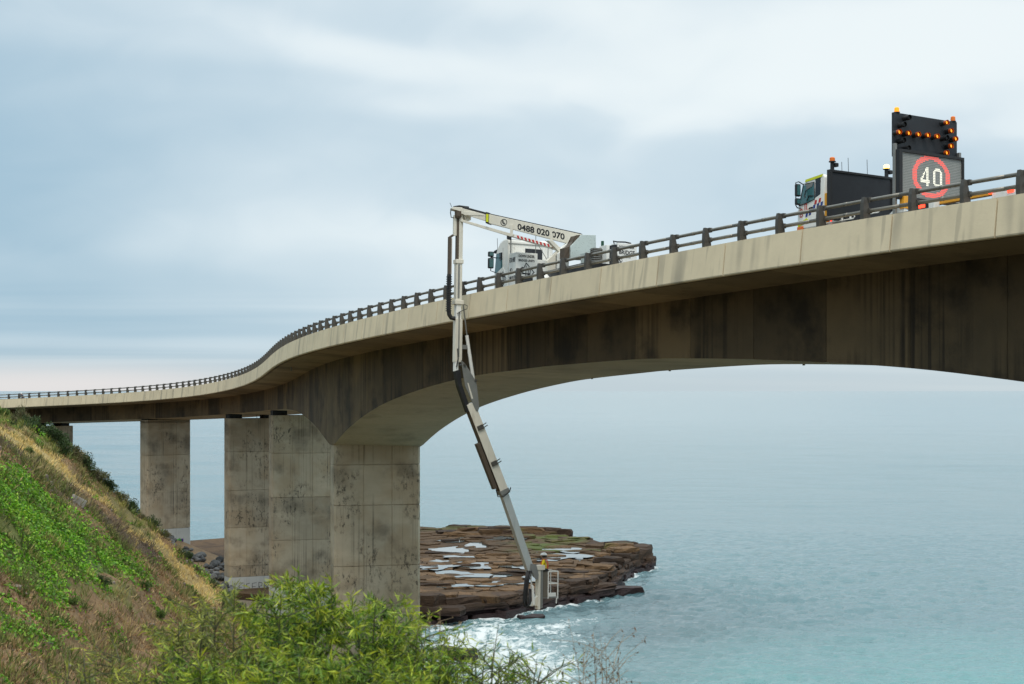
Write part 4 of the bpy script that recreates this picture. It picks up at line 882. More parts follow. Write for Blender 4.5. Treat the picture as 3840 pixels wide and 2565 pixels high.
for z0, z1 in ((2.36, 2.82), (2.05, 2.30)):
    P2(MB().box(-.40, -.19, -.40, -.27, z0, z1), 'mirror', M['black'], .05); P2(MB().box(-.37, -.22, -.410, -.398, z0+.05, z1-.05), 'mirror_glass', M['glass'])
P2(MB().box(-.02, .10, -1.56, -1.46, 1.25, 2.35), 'hand_pole', M['amber'])
P2(MB().box(.05, .55, -1.75, -1.30, 1.15, 1.62), 'air_tank', M['white'], .05)
# black board behind the cab
BB = P2(MB().box(-.48, 2.46, -2.28, -2.16, 1.28, 2.98), 'rear_board', M['board'], .01)
fr_ = MB()
for (x0, x1, z0, z1) in ((-.52, 2.50, 2.96, 3.04), (-.52, -.42, 1.24, 2.96), (2.40, 2.50, 1.24, 2.96)): fr_.box(x0, x1, -2.32, -2.14, z0, z1)
P2(fr_, 'board_frame', M['black'], .006)
for x, mt in ((-.34, 'lamp_off'), (2.24, 'lamp_bright')):
    P2(MB().box(x-.05, x+.05, -2.27, -2.17, 3.04, 3.32), 'beacon_pole', M['black']); beacon(T2, x, -2.22, 3.32, M[mt], .17, .10)
    P2(MB().box(x+.06, x+.22, -2.32, -2.14, 3.16, 3.30), 'work_light', M['black'], .03)
for x, y_, h in ((.42, -2.22, .52), (1.32, -2.22, .55), (1.05, -1.2, .6)): P2(MB().tube([(x, y_, 3.03), (x-.02, y_, 3.03+h)], .010, 5), 'antenna', M['black'])
# speed display
yv = -5.3
VD = P2(MB().box(-.18, 2.86, yv+.0, yv+.22, 1.64, 3.31), 'speed_display', M['board'], .012)
P2(MB().box(-.035, 2.755, yv-.006, yv, 1.72, 3.21), 'display_face', M['vms'], parent=VD)
vf = MB()
for (x0, x1, z0, z1) in ((-.18, 2.86, 3.215, 3.31), (-.18, 2.86, 1.64, 1.715), (-.18, -.04, 1.715, 3.215), (2.76, 2.86, 1.715, 3.215)): vf.box(x0, x1, yv-.06, yv+.001, z0, z1)
P2(vf, 'display_frame', M['black'], .006, parent=VD)
cw = .0535; nx_, nz_ = 52, 27; gl_ = MB(); rd = MB(); wh4 = MB(); wh0 = MB(); cz = .0545
FOUR = ["00000110", "00001110", "00001110", "00010110", "00110110", "00100110", "01100110", "11000110", "11111111", "11111111", "00000110", "00000110"]; ZERO = ["00111100", "01111110", "11000011", "11000011", "11000011", "11000011", "11000011", "11000011", "11000011", "11000011", "01111110", "00111100"]
for ix in range(nx_+1): x = -.032+ix*cw; gl_.box(x-.006, x+.006, yv-.009, yv-.006, 1.725, 3.205)
for iz in range(nz_+1): z = 1.728+iz*cz; gl_.box(-.03, 2.75, yv-.0105, yv-.0085, z-.006, z+.006)
for ix in range(nx_):
    for iz in range(nz_):
        x = -.032+(ix+.5)*cw; z = 1.728+(iz+.5)*cz; dx_, dz_ = (x-1.33)/.86, (z-2.50)/.715; q = math.hypot(dx_, dz_); w_ = None
        if .80 < q < 1.03: w_ = rd
        if 2.18 < z < 2.835:
            r_ = int((2.835-z)/cz)
            for gtab, xs, wq in ((FOUR, .83, wh4), (ZERO, 1.40, wh0)):
                c_ = int(math.floor((x-xs)/cw))
                if 0 <= c_ < 8 and 0 <= r_ < 12 and gtab[r_][c_] == '1': w_ = wq
        if w_: w_.add([(x-.0195, yv-.014, z-.0195), (x+.0195, yv-.014, z-.0195), (x+.0195, yv-.014, z+.0195), (x-.0195, yv-.014, z+.0195)], [(0, 1, 2, 3)])
P2(gl_, 'display_grid', M['vmsgrid'], parent=VD); P2(rd, 'red_ring', M['led_red'], parent=VD); tag(P2(wh4, 'digit', M['led_white'], parent=VD), kind='stuff'); tag(P2(wh0, 'digit', M['led_white'], parent=VD), kind='stuff')
# arrow board
AB = P2(MB().box(-.16, 2.82, yv+.24, yv+.34, 3.10, 4.60), 'arrow_board', M['board'], .012)
for lit, ps in ((True, ((-.14, 3.88), (.29, 3.89), (.74, 3.90), (1.18, 3.92), (1.62, 3.93), (2.07, 4.46), (2.29, 4.20), (2.50, 3.94), (2.28, 3.67), (2.07, 3.41))), (False, ((.30, 4.43), (.08, 4.16), (.05, 3.62), (.27, 3.38), (2.07, 3.93)))):
    for x, z in ps:
        o = P2(MB().tube([(x, yv+.24, z), (x, yv+.02, z)], .085, 14), 'arrow_lamp', M['black'], parent=AB)
        hd = MB(); hd.tube([(x, yv+.06, z), (x, yv-.055, z)], .088, 14, caps=False); hd.build('lamp_hood', M['lamp_hood'] if lit else M['black'], AB)
        P2(MB().tube([(x, yv+.012, z), (x, yv+.006, z)], .058, 14), 'lamp_lens', M['lamp_on'] if lit else M['black'], parent=AB)
for x in (.03, 2.68):
    beacon(T2, x, yv+.29, 4.60, M['lamp_dim'] if x < 1 else M['lamp_off'], .19, .085)
for x in (-.22, 2.80): P2(MB().box(x, x+.10, yv+.12, yv+.24, 1.1, 3.52), 'mast_post', M['grey'], .01)
for z in (3.24, 2.4, 1.85): P2(MB().box(-.2, -.1, yv+.14, yv+.22, z, z+.07), 'mast_bracket', M['brownsteel'])
# body sides, light bars, tail
P2(MB().box(-.30, 2.6, -6.2, -2.5, 1.02, 1.12), 'tray', M['grey'])
P2(MB().prism([(-2.6, 1.05), (-4.6, 1.12), (-5.1, 1.42), (-5.4, 1.42), (-5.4, 1.05)], 'x', -.02, .1), 'tray_side', M['white'])
P2(MB().box(.02, .2, -2.62, -1.5, 1.46, 1.50), 'lime_rail', M['hivis'])
sr = MB()
for (ya, yb_, z) in ((-1.52, -2.95, 1.36), (-3.4, -4.2, 1.42)):
    sr.tube([(-.03, ya, z-.10), (-.03, yb_, z-.10), (-.03, yb_-.08, z-.04), (-.03, yb_, z+.03)], .022, 6)
    for f_ in (.0, .3, .6, .9): sr.box(-.05, -.01, ya+(yb_-ya)*f_-.03, ya+(yb_-ya)*f_+.03, z-.12, z+.04)
P2(sr, 'side_guard', M['white'])
for y_, z in ((-1.62, 1.33), (-3.52, 1.40)):
    P2(MB().box(-.045, -.03, y_-.1, y_-.02, z-.04, z+.04), 'marker_lamp', M['lamp_off']); P2(MB().box(-.045, -.03, y_-.24, y_-.17, z-.03, z+.03), 'marker_lamp', M['lamp_red'])
P2(MB().box(-.05, .30, -5.42, -5.22, 1.30, 1.72), 'amber_panel', M['amber'])
P2(MB().box(.5, 1.2, -5.45, -5.3, 1.30, 1.62), 'amber_panel', M['amber'])
LB = P2(MB().box(.0, .25, -6.75, -5.85, 1.12, 1.42), 'light_bar', M['white'], .02); P2(MB().box(-.01, .0, -6.5, -6.0, 1.17, 1.34), 'lamp_recess', M['black'], parent=LB); P2(MB().box(-.02, -.009, -6.35, -6.05, 1.20, 1.31), 'tail_lamp', M['lamp_red'], parent=LB)
P2(MB().box(.25, .45, -9.2, -6.3, 1.28, 1.42), 'attenuator_beam', M['amber'], .01); P2(MB().box(2.1, 2.3, -9.2, -6.3, 1.28, 1.42), 'attenuator_beam', M['amber'], .01)
TB = P2(MB().box(.12, 2.5, -10.1, -9.1, 1.05, 1.40), 'tail_box', M['white'], .02)
P2(MB().box(.10, .12, -10.0, -9.75, 1.22, 1.36), 'tail_lamp', M['lamp_red'], parent=TB); P2(MB().tube([(.1, -9.12, 1.36), (.1, -9.02, 1.36)], .08, 10), 'tail_lamp', M['lamp_red'], parent=TB)

# ---------------------------------------------------------------- people
def skinmesh(name, joints, edges, root, mat, parent, sub=2):
    me = bpy.data.meshes.new(name); keys = list(joints); idx = {k: i for i, k in enumerate(keys)}
    me.from_pydata([joints[k][0] for k in keys], [(idx[a], idx[b]) for a, b in edges], []); me.update()
    ob = bpy.data.objects.new(name, me); C.objects.link(ob)
    ob.modifiers.new('skin', 'SKIN'); sv_ = me.skin_vertices[0].data
    for k in keys:
        r = joints[k][1]; sv_[idx[k]].radius = r if isinstance(r, tuple) else (r, r); sv_[idx[k]].use_root = (k == root)
    ss = ob.modifiers.new('sub', 'SUBSURF'); ss.levels = sub; ss.render_levels = sub
    dg = bpy.context.evaluated_depsgraph_get(); m2 = bpy.data.meshes.new_from_object(ob.evaluated_get(dg)); m2.name = name
    bpy.data.objects.remove(ob); m2.materials.clear(); m2.materials.append(mat); m2.polygons.foreach_set('use_smooth', [True]*len(m2.polygons))
    o = bpy.data.objects.new(name, m2); C.objects.link(o); o.parent = parent; return o
M['skin'] = paint('skin', (.34, .19, .12), .6, dirt=0); M['hair'] = paint('dark_hair', (.012, .009, .007), .7, dirt=0)
M['hv_shirt'] = paint('yellow_work_shirt', (.80, .60, .01), .75, dirt=.05); M['navy'] = paint('navy_trousers', (.015, .02, .04), .8, dirt=.05)
M['harness'] = paint('orange_harness', (.62, .09, .02), .6, dirt=.05); M['helmet'] = paint('white_helmet', (.74, .74, .72), .3, dirt=.03); M['boot'] = paint('boots', (.03, .02, .015), .7)
def figure(parent, P, shirt, trouser, short=False):
    ed = [('pel', 'waist'), ('waist', 'chest'), ('chest', 'neck'), ('neck', 'jaw'), ('jaw', 'crown'), ('jaw', 'nose')]
    R_ = dict(pel=(.15, .11), waist=(.13, .10), chest=(.16, .11), neck=.055, jaw=(.075, .085), crown=(.085, .095), nose=.022)
    for s in 'LR':
        ed += [('chest', 'sh'+s), ('sh'+s, 'el'+s), ('el'+s, 'wr'+s), ('wr'+s, 'pm'+s), ('pel', 'hip'+s), ('hip'+s, 'kn'+s), ('kn'+s, 'an'+s), ('an'+s, 'to'+s)]
        for j, r in (('sh', .06), ('el', .045), ('wr', .032), ('pm', .036), ('hip', .085), ('kn', .06), ('an', .042), ('to', .035)): R_[j+s] = r
        for i_, f_ in enumerate(('f1', 'f2', 'f3', 'f4', 'th')):
            ed.append(('pm'+s, f_+s)); R_[f_+s] = .010
            w_, p_ = Vector(P['wr'+s]), Vector(P['pm'+s]); d_ = (p_-w_).normalized(); sd_ = d_.cross(Vector((0, 0, 1))); sd_ = sd_.normalized() if sd_.length > .01 else Vector((1, 0, 0))
            P[f_+s] = tuple(p_+d_*(.085, .095, .09, .07, .045)[i_]+sd_*(-.03, -.01, .012, .032, -.06)[i_])
    body = skinmesh('body', {k: (P[k], R_[k]) for k in R_}, ed, 'pel', M['skin'], parent)
    def sub(keys, sc_): return {k: (P[k], tuple(v*sc_ for v in R_[k]) if isinstance(R_[k], tuple) else R_[k]*sc_) for k in keys}
    tk = ['pel', 'waist', 'chest', 'shL', 'shR', 'elL', 'elR']+([] if short else ['wrL', 'wrR'])
    skinmesh('shirt', sub(tk, 1.17), [e for e in ed if e[0] in tk and e[1] in tk], 'pel', shirt, body)
    lk_ = ['pel', 'hipL', 'hipR', 'knL', 'knR', 'anL', 'anR']; skinmesh('trousers', sub(lk_, 1.2), [e for e in ed if e[0] in lk_ and e[1] in lk_], 'pel', trouser, body)
    bk = ['anL', 'toL']; 
    for s in 'LR': skinmesh('boot', sub(['an'+s, 'to'+s], 1.3), [('an'+s, 'to'+s)], 'an'+s, M['boot'], body)
    return body
def dome(name, c_, r, mat, parent, ry=1.15, brim=.03, h=.8):
    b = MB(); rings = []
    for j in range(7):
        ph = j/6*math.pi/2; rings.append([(c_[0]+r*math.cos(ph)*math.cos(a)*(1 if j else 1+brim), c_[1]+r*ry*math.cos(ph)*math.sin(a)*(1 if j else 1+brim*2), c_[2]+r*h*math.sin(ph)) for a in (2*math.pi*q/16 for q in range(16))])
    rings = [[(x, y_, z-.015) for x, y_, z in rings[0]]]+rings[:-1]+[[(c_[0]+.001*math.cos(2*math.pi*q/16), c_[1]+.001*math.sin(2*math.pi*q/16), c_[2]+r*h) for q in range(16)]]
    return b.loft(rings).build(name, mat, parent, smooth=True)
wk = empty('person', 'worker in yellow shirt, orange harness and white helmet standing in the boom basket', 'person', M=MX @ Matrix.Translation((2.66, -.62, -13.84)) @ Matrix.Rotation(R(55), 4, 'Z') @ Matrix.Diagonal((1.1, 1.1, 1.1, 1)))
PW_ = dict(pel=(0, 0, .98), waist=(0, .01, 1.14), chest=(0, .0, 1.36), neck=(0, .02, 1.53), jaw=(0, .05, 1.60), crown=(0, .03, 1.74), nose=(0, .14, 1.63),
           shL=(-.19, 0, 1.44), elL=(-.27, .06, 1.18), wrL=(-.22, .28, 1.12), pmL=(-.20, .36, 1.13), shR=(.19, 0, 1.44), elR=(.27, .05, 1.18), wrR=(.22, .27, 1.10), pmR=(.20, .35, 1.12),
           hipL=(-.10, 0, .92), knL=(-.11, .03, .50), anL=(-.12, 0, .10), toL=(-.13, .17, .05), hipR=(.10, 0, .92), knR=(.12, .03, .50), anR=(.13, 0, .10), toR=(.15, .17, .05))
wb_ = figure(wk, PW_, M['hv_shirt'], M['navy'])
dome('helmet', (0, .03, 1.70), .135, M['helmet'], wb_); dome('hair', (0, .0, 1.60), .105, M['hair'], wb_, h=1.1)
hz = MB()
for s in (-1, 1): hz.tube([(s*.10, -.15, 1.05), (s*.11, -.165, 1.3), (s*.12, -.10, 1.50), (s*.12, .08, 1.50), (s*.11, .15, 1.3), (s*.10, .13, 1.02)], .016, 6)
hz.tube([(.17*math.cos(a), .14*math.sin(a), 1.03) for a in (2*math.pi*q/14 for q in range(15))], .03, 6); hz.build('harness', M['harness'], wb_)
# a far cyclist on the bridge
cyM = on_deck(46.55, 1.5)
bk_ = empty('bicycle', 'dark bicycle under the far cyclist at the left end of the bridge', 'bicycle', M=cyM)
for y_ in (-.52, .52): MB().tube([(0, y_+.33*math.cos(a), .34+.33*math.sin(a)) for a in (2*math.pi*q/18 for q in range(19))], .022, 6).build('wheel', M['tyre'], bk_)
MB().tube([(0, -.52, .34), (0, -.05, .30), (0, .40, .80), (0, -.18, .86), (0, -.05, .30)], .02, 6).tube([(0, -.52, .34), (0, -.18, .86), (0, -.2, .95)], .018, 6).tube([(0, .52, .34), (0, .38, .95)], .018, 6).build('frame', M['blue'], bk_)
MB().tube([(-.22, .42, .98), (.22, .42, .98)], .016, 6).build('handlebar', M['black'], bk_); MB().box(-.06, .06, -.32, -.08, .94, .98).build('saddle', M['black'], bk_, bevel=.01)
cp_ = empty('person', 'far cyclist in dark clothes and pale helmet behind the railing at the left', 'person', M=cyM)
PC_ = dict(pel=(0, -.18, 1.05), waist=(0, -.10, 1.20), chest=(0, .05, 1.40), neck=(0, .16, 1.53), jaw=(0, .22, 1.57), crown=(0, .21, 1.70), nose=(0, .31, 1.60),
           shL=(-.18, .08, 1.44), elL=(-.24, .28, 1.20), wrL=(-.21, .42, 1.04), pmL=(-.21, .45, 1.01), shR=(.18, .08, 1.44), elR=(.24, .28, 1.20), wrR=(.21, .42, 1.04), pmR=(.21, .45, 1.01),
           hipL=(-.09, -.15, 1.0), knL=(-.10, .22, .78), anL=(-.10, .0, .40), toL=(-.11, .15, .34), hipR=(.09, -.15, 1.0), knR=(.10, .15, .60), anR=(.10, -.08, .22), toR=(.11, .08, .16))
cb_ = figure(cp_, PC_, M['navy'], M['black'] if False else M['navy']); dome('helmet', (0, .20, 1.66), .13, M['helmet'], cb_)

# ---------------------------------------------------------------- graffiti on the pier bases
def on_pier(k, a, z, t0=3.04):
    P, u, n = fr(k); u = np.array([u[0], u[1], 0]); n = np.array([n[0], n[1], 0]); p = P+n*(t0+a)-u*.012; return (p[0], p[1], z), tuple(n)
M['purple'] = paint('purple_spray', (.09, .03, .22), .7, dirt=0); M['sprayg'] = paint('green_spray', (.12, .50, .06), .7, dirt=0); M['sprayb'] = paint('aqua_spray', (.10, .55, .50), .7, dirt=0)
o_, n_ = on_pier(40.35, 3.4, Z0-19.6-1.3)
strokes([[(.1, .55), (1.7, .60)], [(.1, .25), (1.6, .3)], [(.15, .8), (1.7, .85)], [(.1, 1.05), (1.75, 1.08)]], o_, n_, (0, 0, 1), .32, bridge, M['purple'], 'graffiti', .002)
strokes([[(.1, .9), (.5, 1.15), (.8, .95), (.6, .7), (.35, .75)], [(.6, .4), (.9, .2), (1.2, .3), (1.1, .6)]], o_, n_, (0, 0, 1), .16, bridge, M['sprayb'], 'graffiti', .004)
strokes([[(1.0, 1.1), (1.35, 1.2), (1.55, 1.0), (1.3, .75), (1.45, .5), (1.25, .2)], [(.9, .6), (1.2, .85)]], o_, n_, (0, 0, 1), .2, bridge, M['sprayg'], 'graffiti', .006)
o_, n_ = on_pier(34.35, 1.2, Z0-23.6)
strokes([[(.0, .0), (.0, 1.0), (.45, 1.0)], [(0, .55), (.35, .5)], [(.6, .0), (.62, .9)], [(1.3, .95), (.9, .85), (.95, .55), (1.3, .45), (1.25, .1), (.9, .05)], [(2.1, .95), (1.6, .9), (1.62, .05), (2.1, .1)], [(1.6, .5), (2.0, .5)], [(2.4, 0), (2.4, 1.0), (2.8, .9), (2.75, .55), (2.4, .5), (2.85, .0)], [(3.1, 0), (3.1, 1.), (3.5, .85), (3.2, .5), (3.6, .3), (3.1, 0)]], o_, n_, (0, 0, 1), .05, bridge, M['ink'], 'graffiti', .002)

# ---------------------------------------------------------------- vegetation
def leafmat(name, rnd=(.8, 1.2), trans=.35, rough=.55):
    g = G(name); c_ = g.attr('Col'); g.done(c_, rough); tr = g.n('ShaderNodeBsdfTranslucent'); g.l(c_, tr.inputs[0]); mx_s = g.n('ShaderNodeMixShader'); mx_s.inputs[0].default_value = trans
    out = next(q for q in g.t.nodes if q.type == 'OUTPUT_MATERIAL'); g.l(g.b.outputs[0], mx_s.inputs[1]); g.l(tr.outputs[0], mx_s.inputs[2]); g.l(mx_s.outputs[0], out.inputs[0]); return g.mat
M['leaf'] = leafmat('leaf'); M['grassm'] = leafmat('grass_blade', trans=.25, rough=.8)
def unit(v): return v/np.maximum(np.linalg.norm(v, axis=1, keepdims=True), 1e-9)
def blades(name, base, dirv, length, width, col_, mat, parent=None, kind=None, label=None, bend=.25):
    n = len(base); rg = np.random.default_rng(n); d = unit(dirv); s = unit(np.cross(d, rg.normal(size=(n, 3)))); up = np.cross(s, d)
    L_ = length[:, None]; W_ = width[:, None]
    p0 = base; p1 = base+d*L_*.5+s*W_*.5+up*L_*.02; p2 = base+d*L_+up*(-bend)*L_*rg.uniform(0, 1, (n, 1)); p3 = base+d*L_*.5-s*W_*.5+up*L_*.02
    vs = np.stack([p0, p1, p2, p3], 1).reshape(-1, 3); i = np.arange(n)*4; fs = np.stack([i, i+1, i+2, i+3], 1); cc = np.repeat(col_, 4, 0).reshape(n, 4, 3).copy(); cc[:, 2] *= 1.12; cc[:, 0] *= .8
    o = mesh_raw(name, vs, fs, mat, parent, attrs={'Col': np.clip(cc.reshape(-1, 3), 0, 1)}); 
    if kind: tag(o, label, kind=kind)
    return o
rg = np.random.default_rng(11)
def scatter(n, x0=-56, x1=-17, y0=66, y1=162):
    x = rg.uniform(x0, x1, n); y_ = rg.uniform(y0, y1, n); return x, y_, height(x, y_), zone(x+rg.normal(0, .55, n), y_+rg.normal(0, 1.4, n))
def normal_at(x, y_):
    e = .3; gxn = (height(x+e, y_)-height(x-e, y_))/(2*e); gyn = (height(x, y_+e)-height(x, y_-e))/(2*e); return unit(np.stack([-gxn, -gyn, np.ones_like(gxn)], 1))
def tufts(name, n, zid, per, lmin, lmax, wid, cols, spread, lean, label, patch=None, side=.6):
    x, y_, z, zn = scatter(n); k = np.isin(zn, zid)
    if patch: k &= (fbm(x*patch[0], y_*patch[0]*.8, 3, patch[1]) > patch[2])
    k &= z > 2.2
    x, y_ = x[k], y_[k]; m_ = len(x); nrm = normal_at(x, y_); cols = np.array(cols); ci = rg.integers(0, len(cols), m_); sz = rg.uniform(.6, 1.3, m_)
    X_ = np.repeat(x, per)+rg.normal(0, spread, m_*per); Y_ = np.repeat(y_, per)+rg.normal(0, spread, m_*per); Zb = height(X_, Y_)-.03
    d = np.repeat(nrm, per, 0)*side+np.array([0, 0, .8])+rg.normal(0, lean, (m_*per, 3))
    L_ = rg.uniform(lmin, lmax, m_*per)*np.repeat(sz, per); c_ = np.repeat(cols[ci], per, 0)*rg.uniform(.65, 1.3, (m_*per, 1))
    return blades(name, np.stack([X_, Y_, Zb], 1), d, L_, np.full(m_*per, wid)*rg.uniform(.7, 1.3, m_*per), c_, M['grassm'], None, 'stuff', label)
tufts('green_grass', 5200, [1], 14, .35, .85, .055, [(.15, .19, .035), (.24, .24, .055), (.32, .28, .085), (.10, .145, .028)], .16, .45, 'rough green and straw grass on the upper hillside')
tufts('dry_grass', 9500, [2], 11, .25, .6, .05, [(.74, .55, .22), (.66, .48, .17), (.56, .43, .16)], .16, .5, 'dry yellow grass in bands down the hillside')
tufts('dead_brush', 16000, [4], 9, .5, 1.1, .035, [(.12, .085, .06), (.19, .14, .10), (.07, .05, .035)], .2, .9, 'tangled grey-brown dead brush on the hillside')
tufts('brown_litter', 26000, [0, 3], 6, .15, .45, .06, [(.36, .22, .105), (.27, .165, .075), (.52, .37, .18), (.16, .10, .048)], .25, .9, 'brown dead ground litter on the hillside')
tufts('weed_clumps', 9000, [0, 3, 4, 5], 15, .3, .8, .06, [(.13, .17, .035), (.21, .22, .055), (.30, .26, .09), (.08, .115, .025)], .2, .5, 'scattered green weed clumps on the brown slope', (.35, 3, .12))
tufts('tussocks', 1300, [0, 3, 4], 34, .45, 1.05, .05, [(.15, .17, .045), (.26, .22, .09), (.10, .125, .03), (.36, .28, .12)], .2, .42, 'bigger grass tussocks dotted over the slope', (.22, 9, -.05))
# creeper: broad leaves lying on the ground
x, y_, z, zn = scatter(420000); k = (zn == 5); k |= np.isin(zn, (0, 1)) & (fbm(x*.4, y_*.35, 3, 88) > .30) & (rg.uniform(size=len(x)) < .5); k &= fbm(x*.55, y_*.45, 3, 131) > -.34
x, y_ = x[k], y_[k]; nrm = normal_at(x, y_); n_ = len(x)
hh = np.clip(fbm(x*.8, y_*.7, 3, 21), -.25, .6)*.95+.22
base_ = np.stack([x, y_, height(x, y_)+hh*rg.uniform(.2, 1, n_)], 1); tang = unit(np.cross(nrm, rg.normal(size=(n_, 3))))+nrm*rg.uniform(.0, .7, (n_, 1)); gcol = np.array([(.14, .35, .016), (.20, .42, .025), (.085, .23, .014), (.30, .47, .04)])[rg.integers(0, 4, n_)]*rg.uniform(.5, 1.3, (n_, 1))*(1+.45*fbm(x*.35, y_*.3, 3, 61))[:, None]
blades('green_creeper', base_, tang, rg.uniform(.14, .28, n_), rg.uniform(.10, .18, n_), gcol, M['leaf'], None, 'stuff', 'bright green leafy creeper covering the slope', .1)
# loose stones
st_ = MB(); rs = random.Random(4)
x, y_, z, zn = scatter(9000); k = np.where((zn == 3) | ((zn == 0) & (rg.uniform(size=len(x)) < .05)))[0][:420]
for q in k:
    s = rs.uniform(.07, .30); a0 = rs.uniform(0, 6); pt = [(x[q]+math.cos(a0+a)*s*rs.uniform(.7, 1.2), y_[q]+math.sin(a0+a)*s*rs.uniform(.7, 1.2)) for a in (0, 1.1, 2.3, 3.4, 4.5, 5.4)]
    zb = float(z[q]); st_.loft([[(a, b, zb-.15) for a, b in pt], [(a, b, zb+s*rs.uniform(.15, .5)) for a, b in pt], [(x[q]+(a-x[q])*.5, y_[q]+(b-y_[q])*.5, zb+s*rs.uniform(.5, .75)) for a, b in pt]])
def stonem():
    g = G('loose_stone'); return g.done(g.mix(g.noise(1.2, detail=5), (.09, .07, .055), (.30, .25, .20)), .9)
tag(st_.build('loose_stones', stonem()), 'loose grey stones on the bare slope', kind='stuff')
# concrete block half buried in the slope
zb = float(height(-33.6, 123.0)); cbk = MB().box(-.55, .55, -.35, .35, -.4, .25).build('concrete_block', paint('old_concrete', (.33, .31, .28), .9, dirt=.4), None, bevel=.04); cbk.location = (-33.4, 123.2, zb); cbk.rotation_euler = (.1, .5, .6)
tag(cbk, 'pale concrete block half buried in the slope beside the creeper', 'block')
# shrubs -------------------------------------------------------------
def shrub_mesh(seed, n, rx, rz, cols, leaf, narrow=1.):
    r_ = np.random.default_rng(seed); nc = 16; cen = unit(r_.normal(size=(nc, 3)))*r_.uniform(.35, .9, (nc, 1)); cen[:, 2] = np.abs(cen[:, 2]); cs = r_.uniform(.25, .5, nc)
    ci = r_.integers(0, nc, n); p = cen[ci]+unit(r_.normal(size=(n, 3)))*cs[ci][:, None]*r_.uniform(.5, 1, (n, 1)); p[:, 2] = np.maximum(p[:, 2], -.05)
    d = unit(p)+r_.normal(0, .5, (n, 3)); cv = np.array(cols)[ci % len(cols)]*r_.uniform(.55, 1.35, (n, 1)); return p*np.array([rx, rx, rz]), d, np.full(n, leaf)*r_.uniform(.7, 1.3, n), np.full(n, leaf*.5*narrow), cv
protoS = []
DK = [(.035, .06, .018), (.05, .085, .025), (.025, .045, .015)]; OL = [(.10, .10, .045), (.14, .12, .06), (.07, .075, .03)]; MG = [(.06, .11, .02), (.10, .15, .03), (.045, .08, .018)]
def make_shrub(seed, cols, n=1100, leaf=.2, narrow=1.):
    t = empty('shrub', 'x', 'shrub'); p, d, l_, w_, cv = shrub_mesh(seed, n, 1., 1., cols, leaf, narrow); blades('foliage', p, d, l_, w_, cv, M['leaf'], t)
    b = MB(); rs_ = random.Random(seed)
    for q in range(6): a = rs_.uniform(0, 6.3); b.tube([(0, 0, -.25), (math.cos(a)*.25, math.sin(a)*.25, .25), (math.cos(a)*.6, math.sin(a)*.6, .7)], [.05, .035, .015], 5)
    b.build('stems', M['brownsteel'], t); return t
DK = [(.05, .085, .025), (.075, .12, .035), (.035, .06, .02)]; OL = [(.15, .15, .065), (.21, .18, .09), (.10, .11, .045)]; MG = [(.09, .16, .03), (.15, .22, .045), (.065, .115, .025)]
pro = [make_shrub(1, DK), make_shrub(2, MG), make_shrub(3, OL, 1100, .2, .7), make_shrub(4, DK, 1300, .17)]
RID = [(-47.6, 149, .9, 1), (-46.2, 148.5, .7, 2), (-45.0, 148.5, 1.0, 0), (-44.0, 147, 1.25, 0), (-42.9, 147.5, 1.2, 0), (-41.9, 147.5, 1.15, 3), (-41.2, 146.5, 1.3, 0), (-40.4, 147.5, 1.2, 2), (-39.7, 148.5, 1.15, 3), (-38.9, 149.5, 1.1, 2), (-38.0, 150.5, 1.0, 3), (-37.0, 151, .9, 2), (-36.0, 151, .95, 3), (-35.0, 151, .75, 2), (-33.9, 150.8, .7, 0), (-32.7, 150.3, .65, 2), (-30.7, 149.8, .7, 0), (-29.4, 149.2, .55, 2), (-27.8, 148.2, .7, 0), (-26.4, 148, .75, 3), (-25.2, 147, .8, 0)]
used = [0]*4
def put_shrub(x, y_, s, v, label, group=None, sz=1.):
    o = pro[v] if not used[v] else copy_tree(pro[v]); used[v] = 1; o.location = (x, y_, float(height(x, y_))-.05); o.scale = (s, s, s*sz); o.rotation_euler = (0, 0, rs.uniform(0, 6.3)); tag(o, label, 'shrub', group)
    if group is None and 'group' in o: del o['group']
ORD = ['first', 'second', 'third', 'fourth', 'fifth', 'sixth', 'seventh', 'eighth', 'ninth', 'tenth', 'eleventh', 'twelfth', 'thirteenth', 'fourteenth', 'fifteenth', 'sixteenth', 'seventeenth', 'eighteenth', 'nineteenth', 'twentieth', 'twenty-first']
def shrubs(lst, phrase, group, sz):
    lst = sorted(lst, key=lambda q: q[0]/q[1]); look = ['dark green', 'leafy green', 'olive brown', 'dark green']
    for i_, (x, y_, s, v) in enumerate(lst): put_shrub(x, y_, s*rs.uniform(.92, 1.12), v, phrase % (look[v], ORD[i_]), group, sz)
shrubs(RID, '%s shrub, %s from the left along the hillside skyline', 'shrubs along the ridge of the hillside', 1.)
put_shrub(-46.2, 150.2, 1.0, 2, 'tall thin brownish shrub standing highest on the ridge before the far bridge end', None, 2.0)
shrubs([(-38.5, 127, .55, 1), (-43, 131, .8, 1), (-45.5, 135, .8, 2), (-41.8, 138, .7, 1), (-44.3, 141, .9, 3), (-40.5, 124, .6, 2), (-46, 127, .9, 1)], 'low %s shrub, %s from the left in the upper hillside grass', 'shrubs in the upper grass', .8)
shrubs([(-30.6, 126, .5, 0), (-28, 112, .6, 1), (-27.2, 106, .55, 3), (-26.2, 114, .6, 1), (-25.4, 118, .55, 0), (-24.5, 111, .6, 1), (-29.9, 131, .45, 1), (-32.8, 140, .5, 0), (-27.6, 136, .5, 1), (-26.7, 97, .55, 1), (-23.6, 122, .7, 2), (-22.6, 116, .7, 0), (-21.5, 124, .8, 1), (-21, 128, .8, 2)], 'small %s shrub, %s from the left on the bare lower slope', 'shrubs on the lower slope', .85)
shrubs([(-30, 160, .9, 1), (-26, 154, .8, 2), (-22, 150, .9, 3), (-18, 142, .9, 1)], '%s shrub, %s from the left at the foot of the piers', 'shrubs at the pier feet', .8)

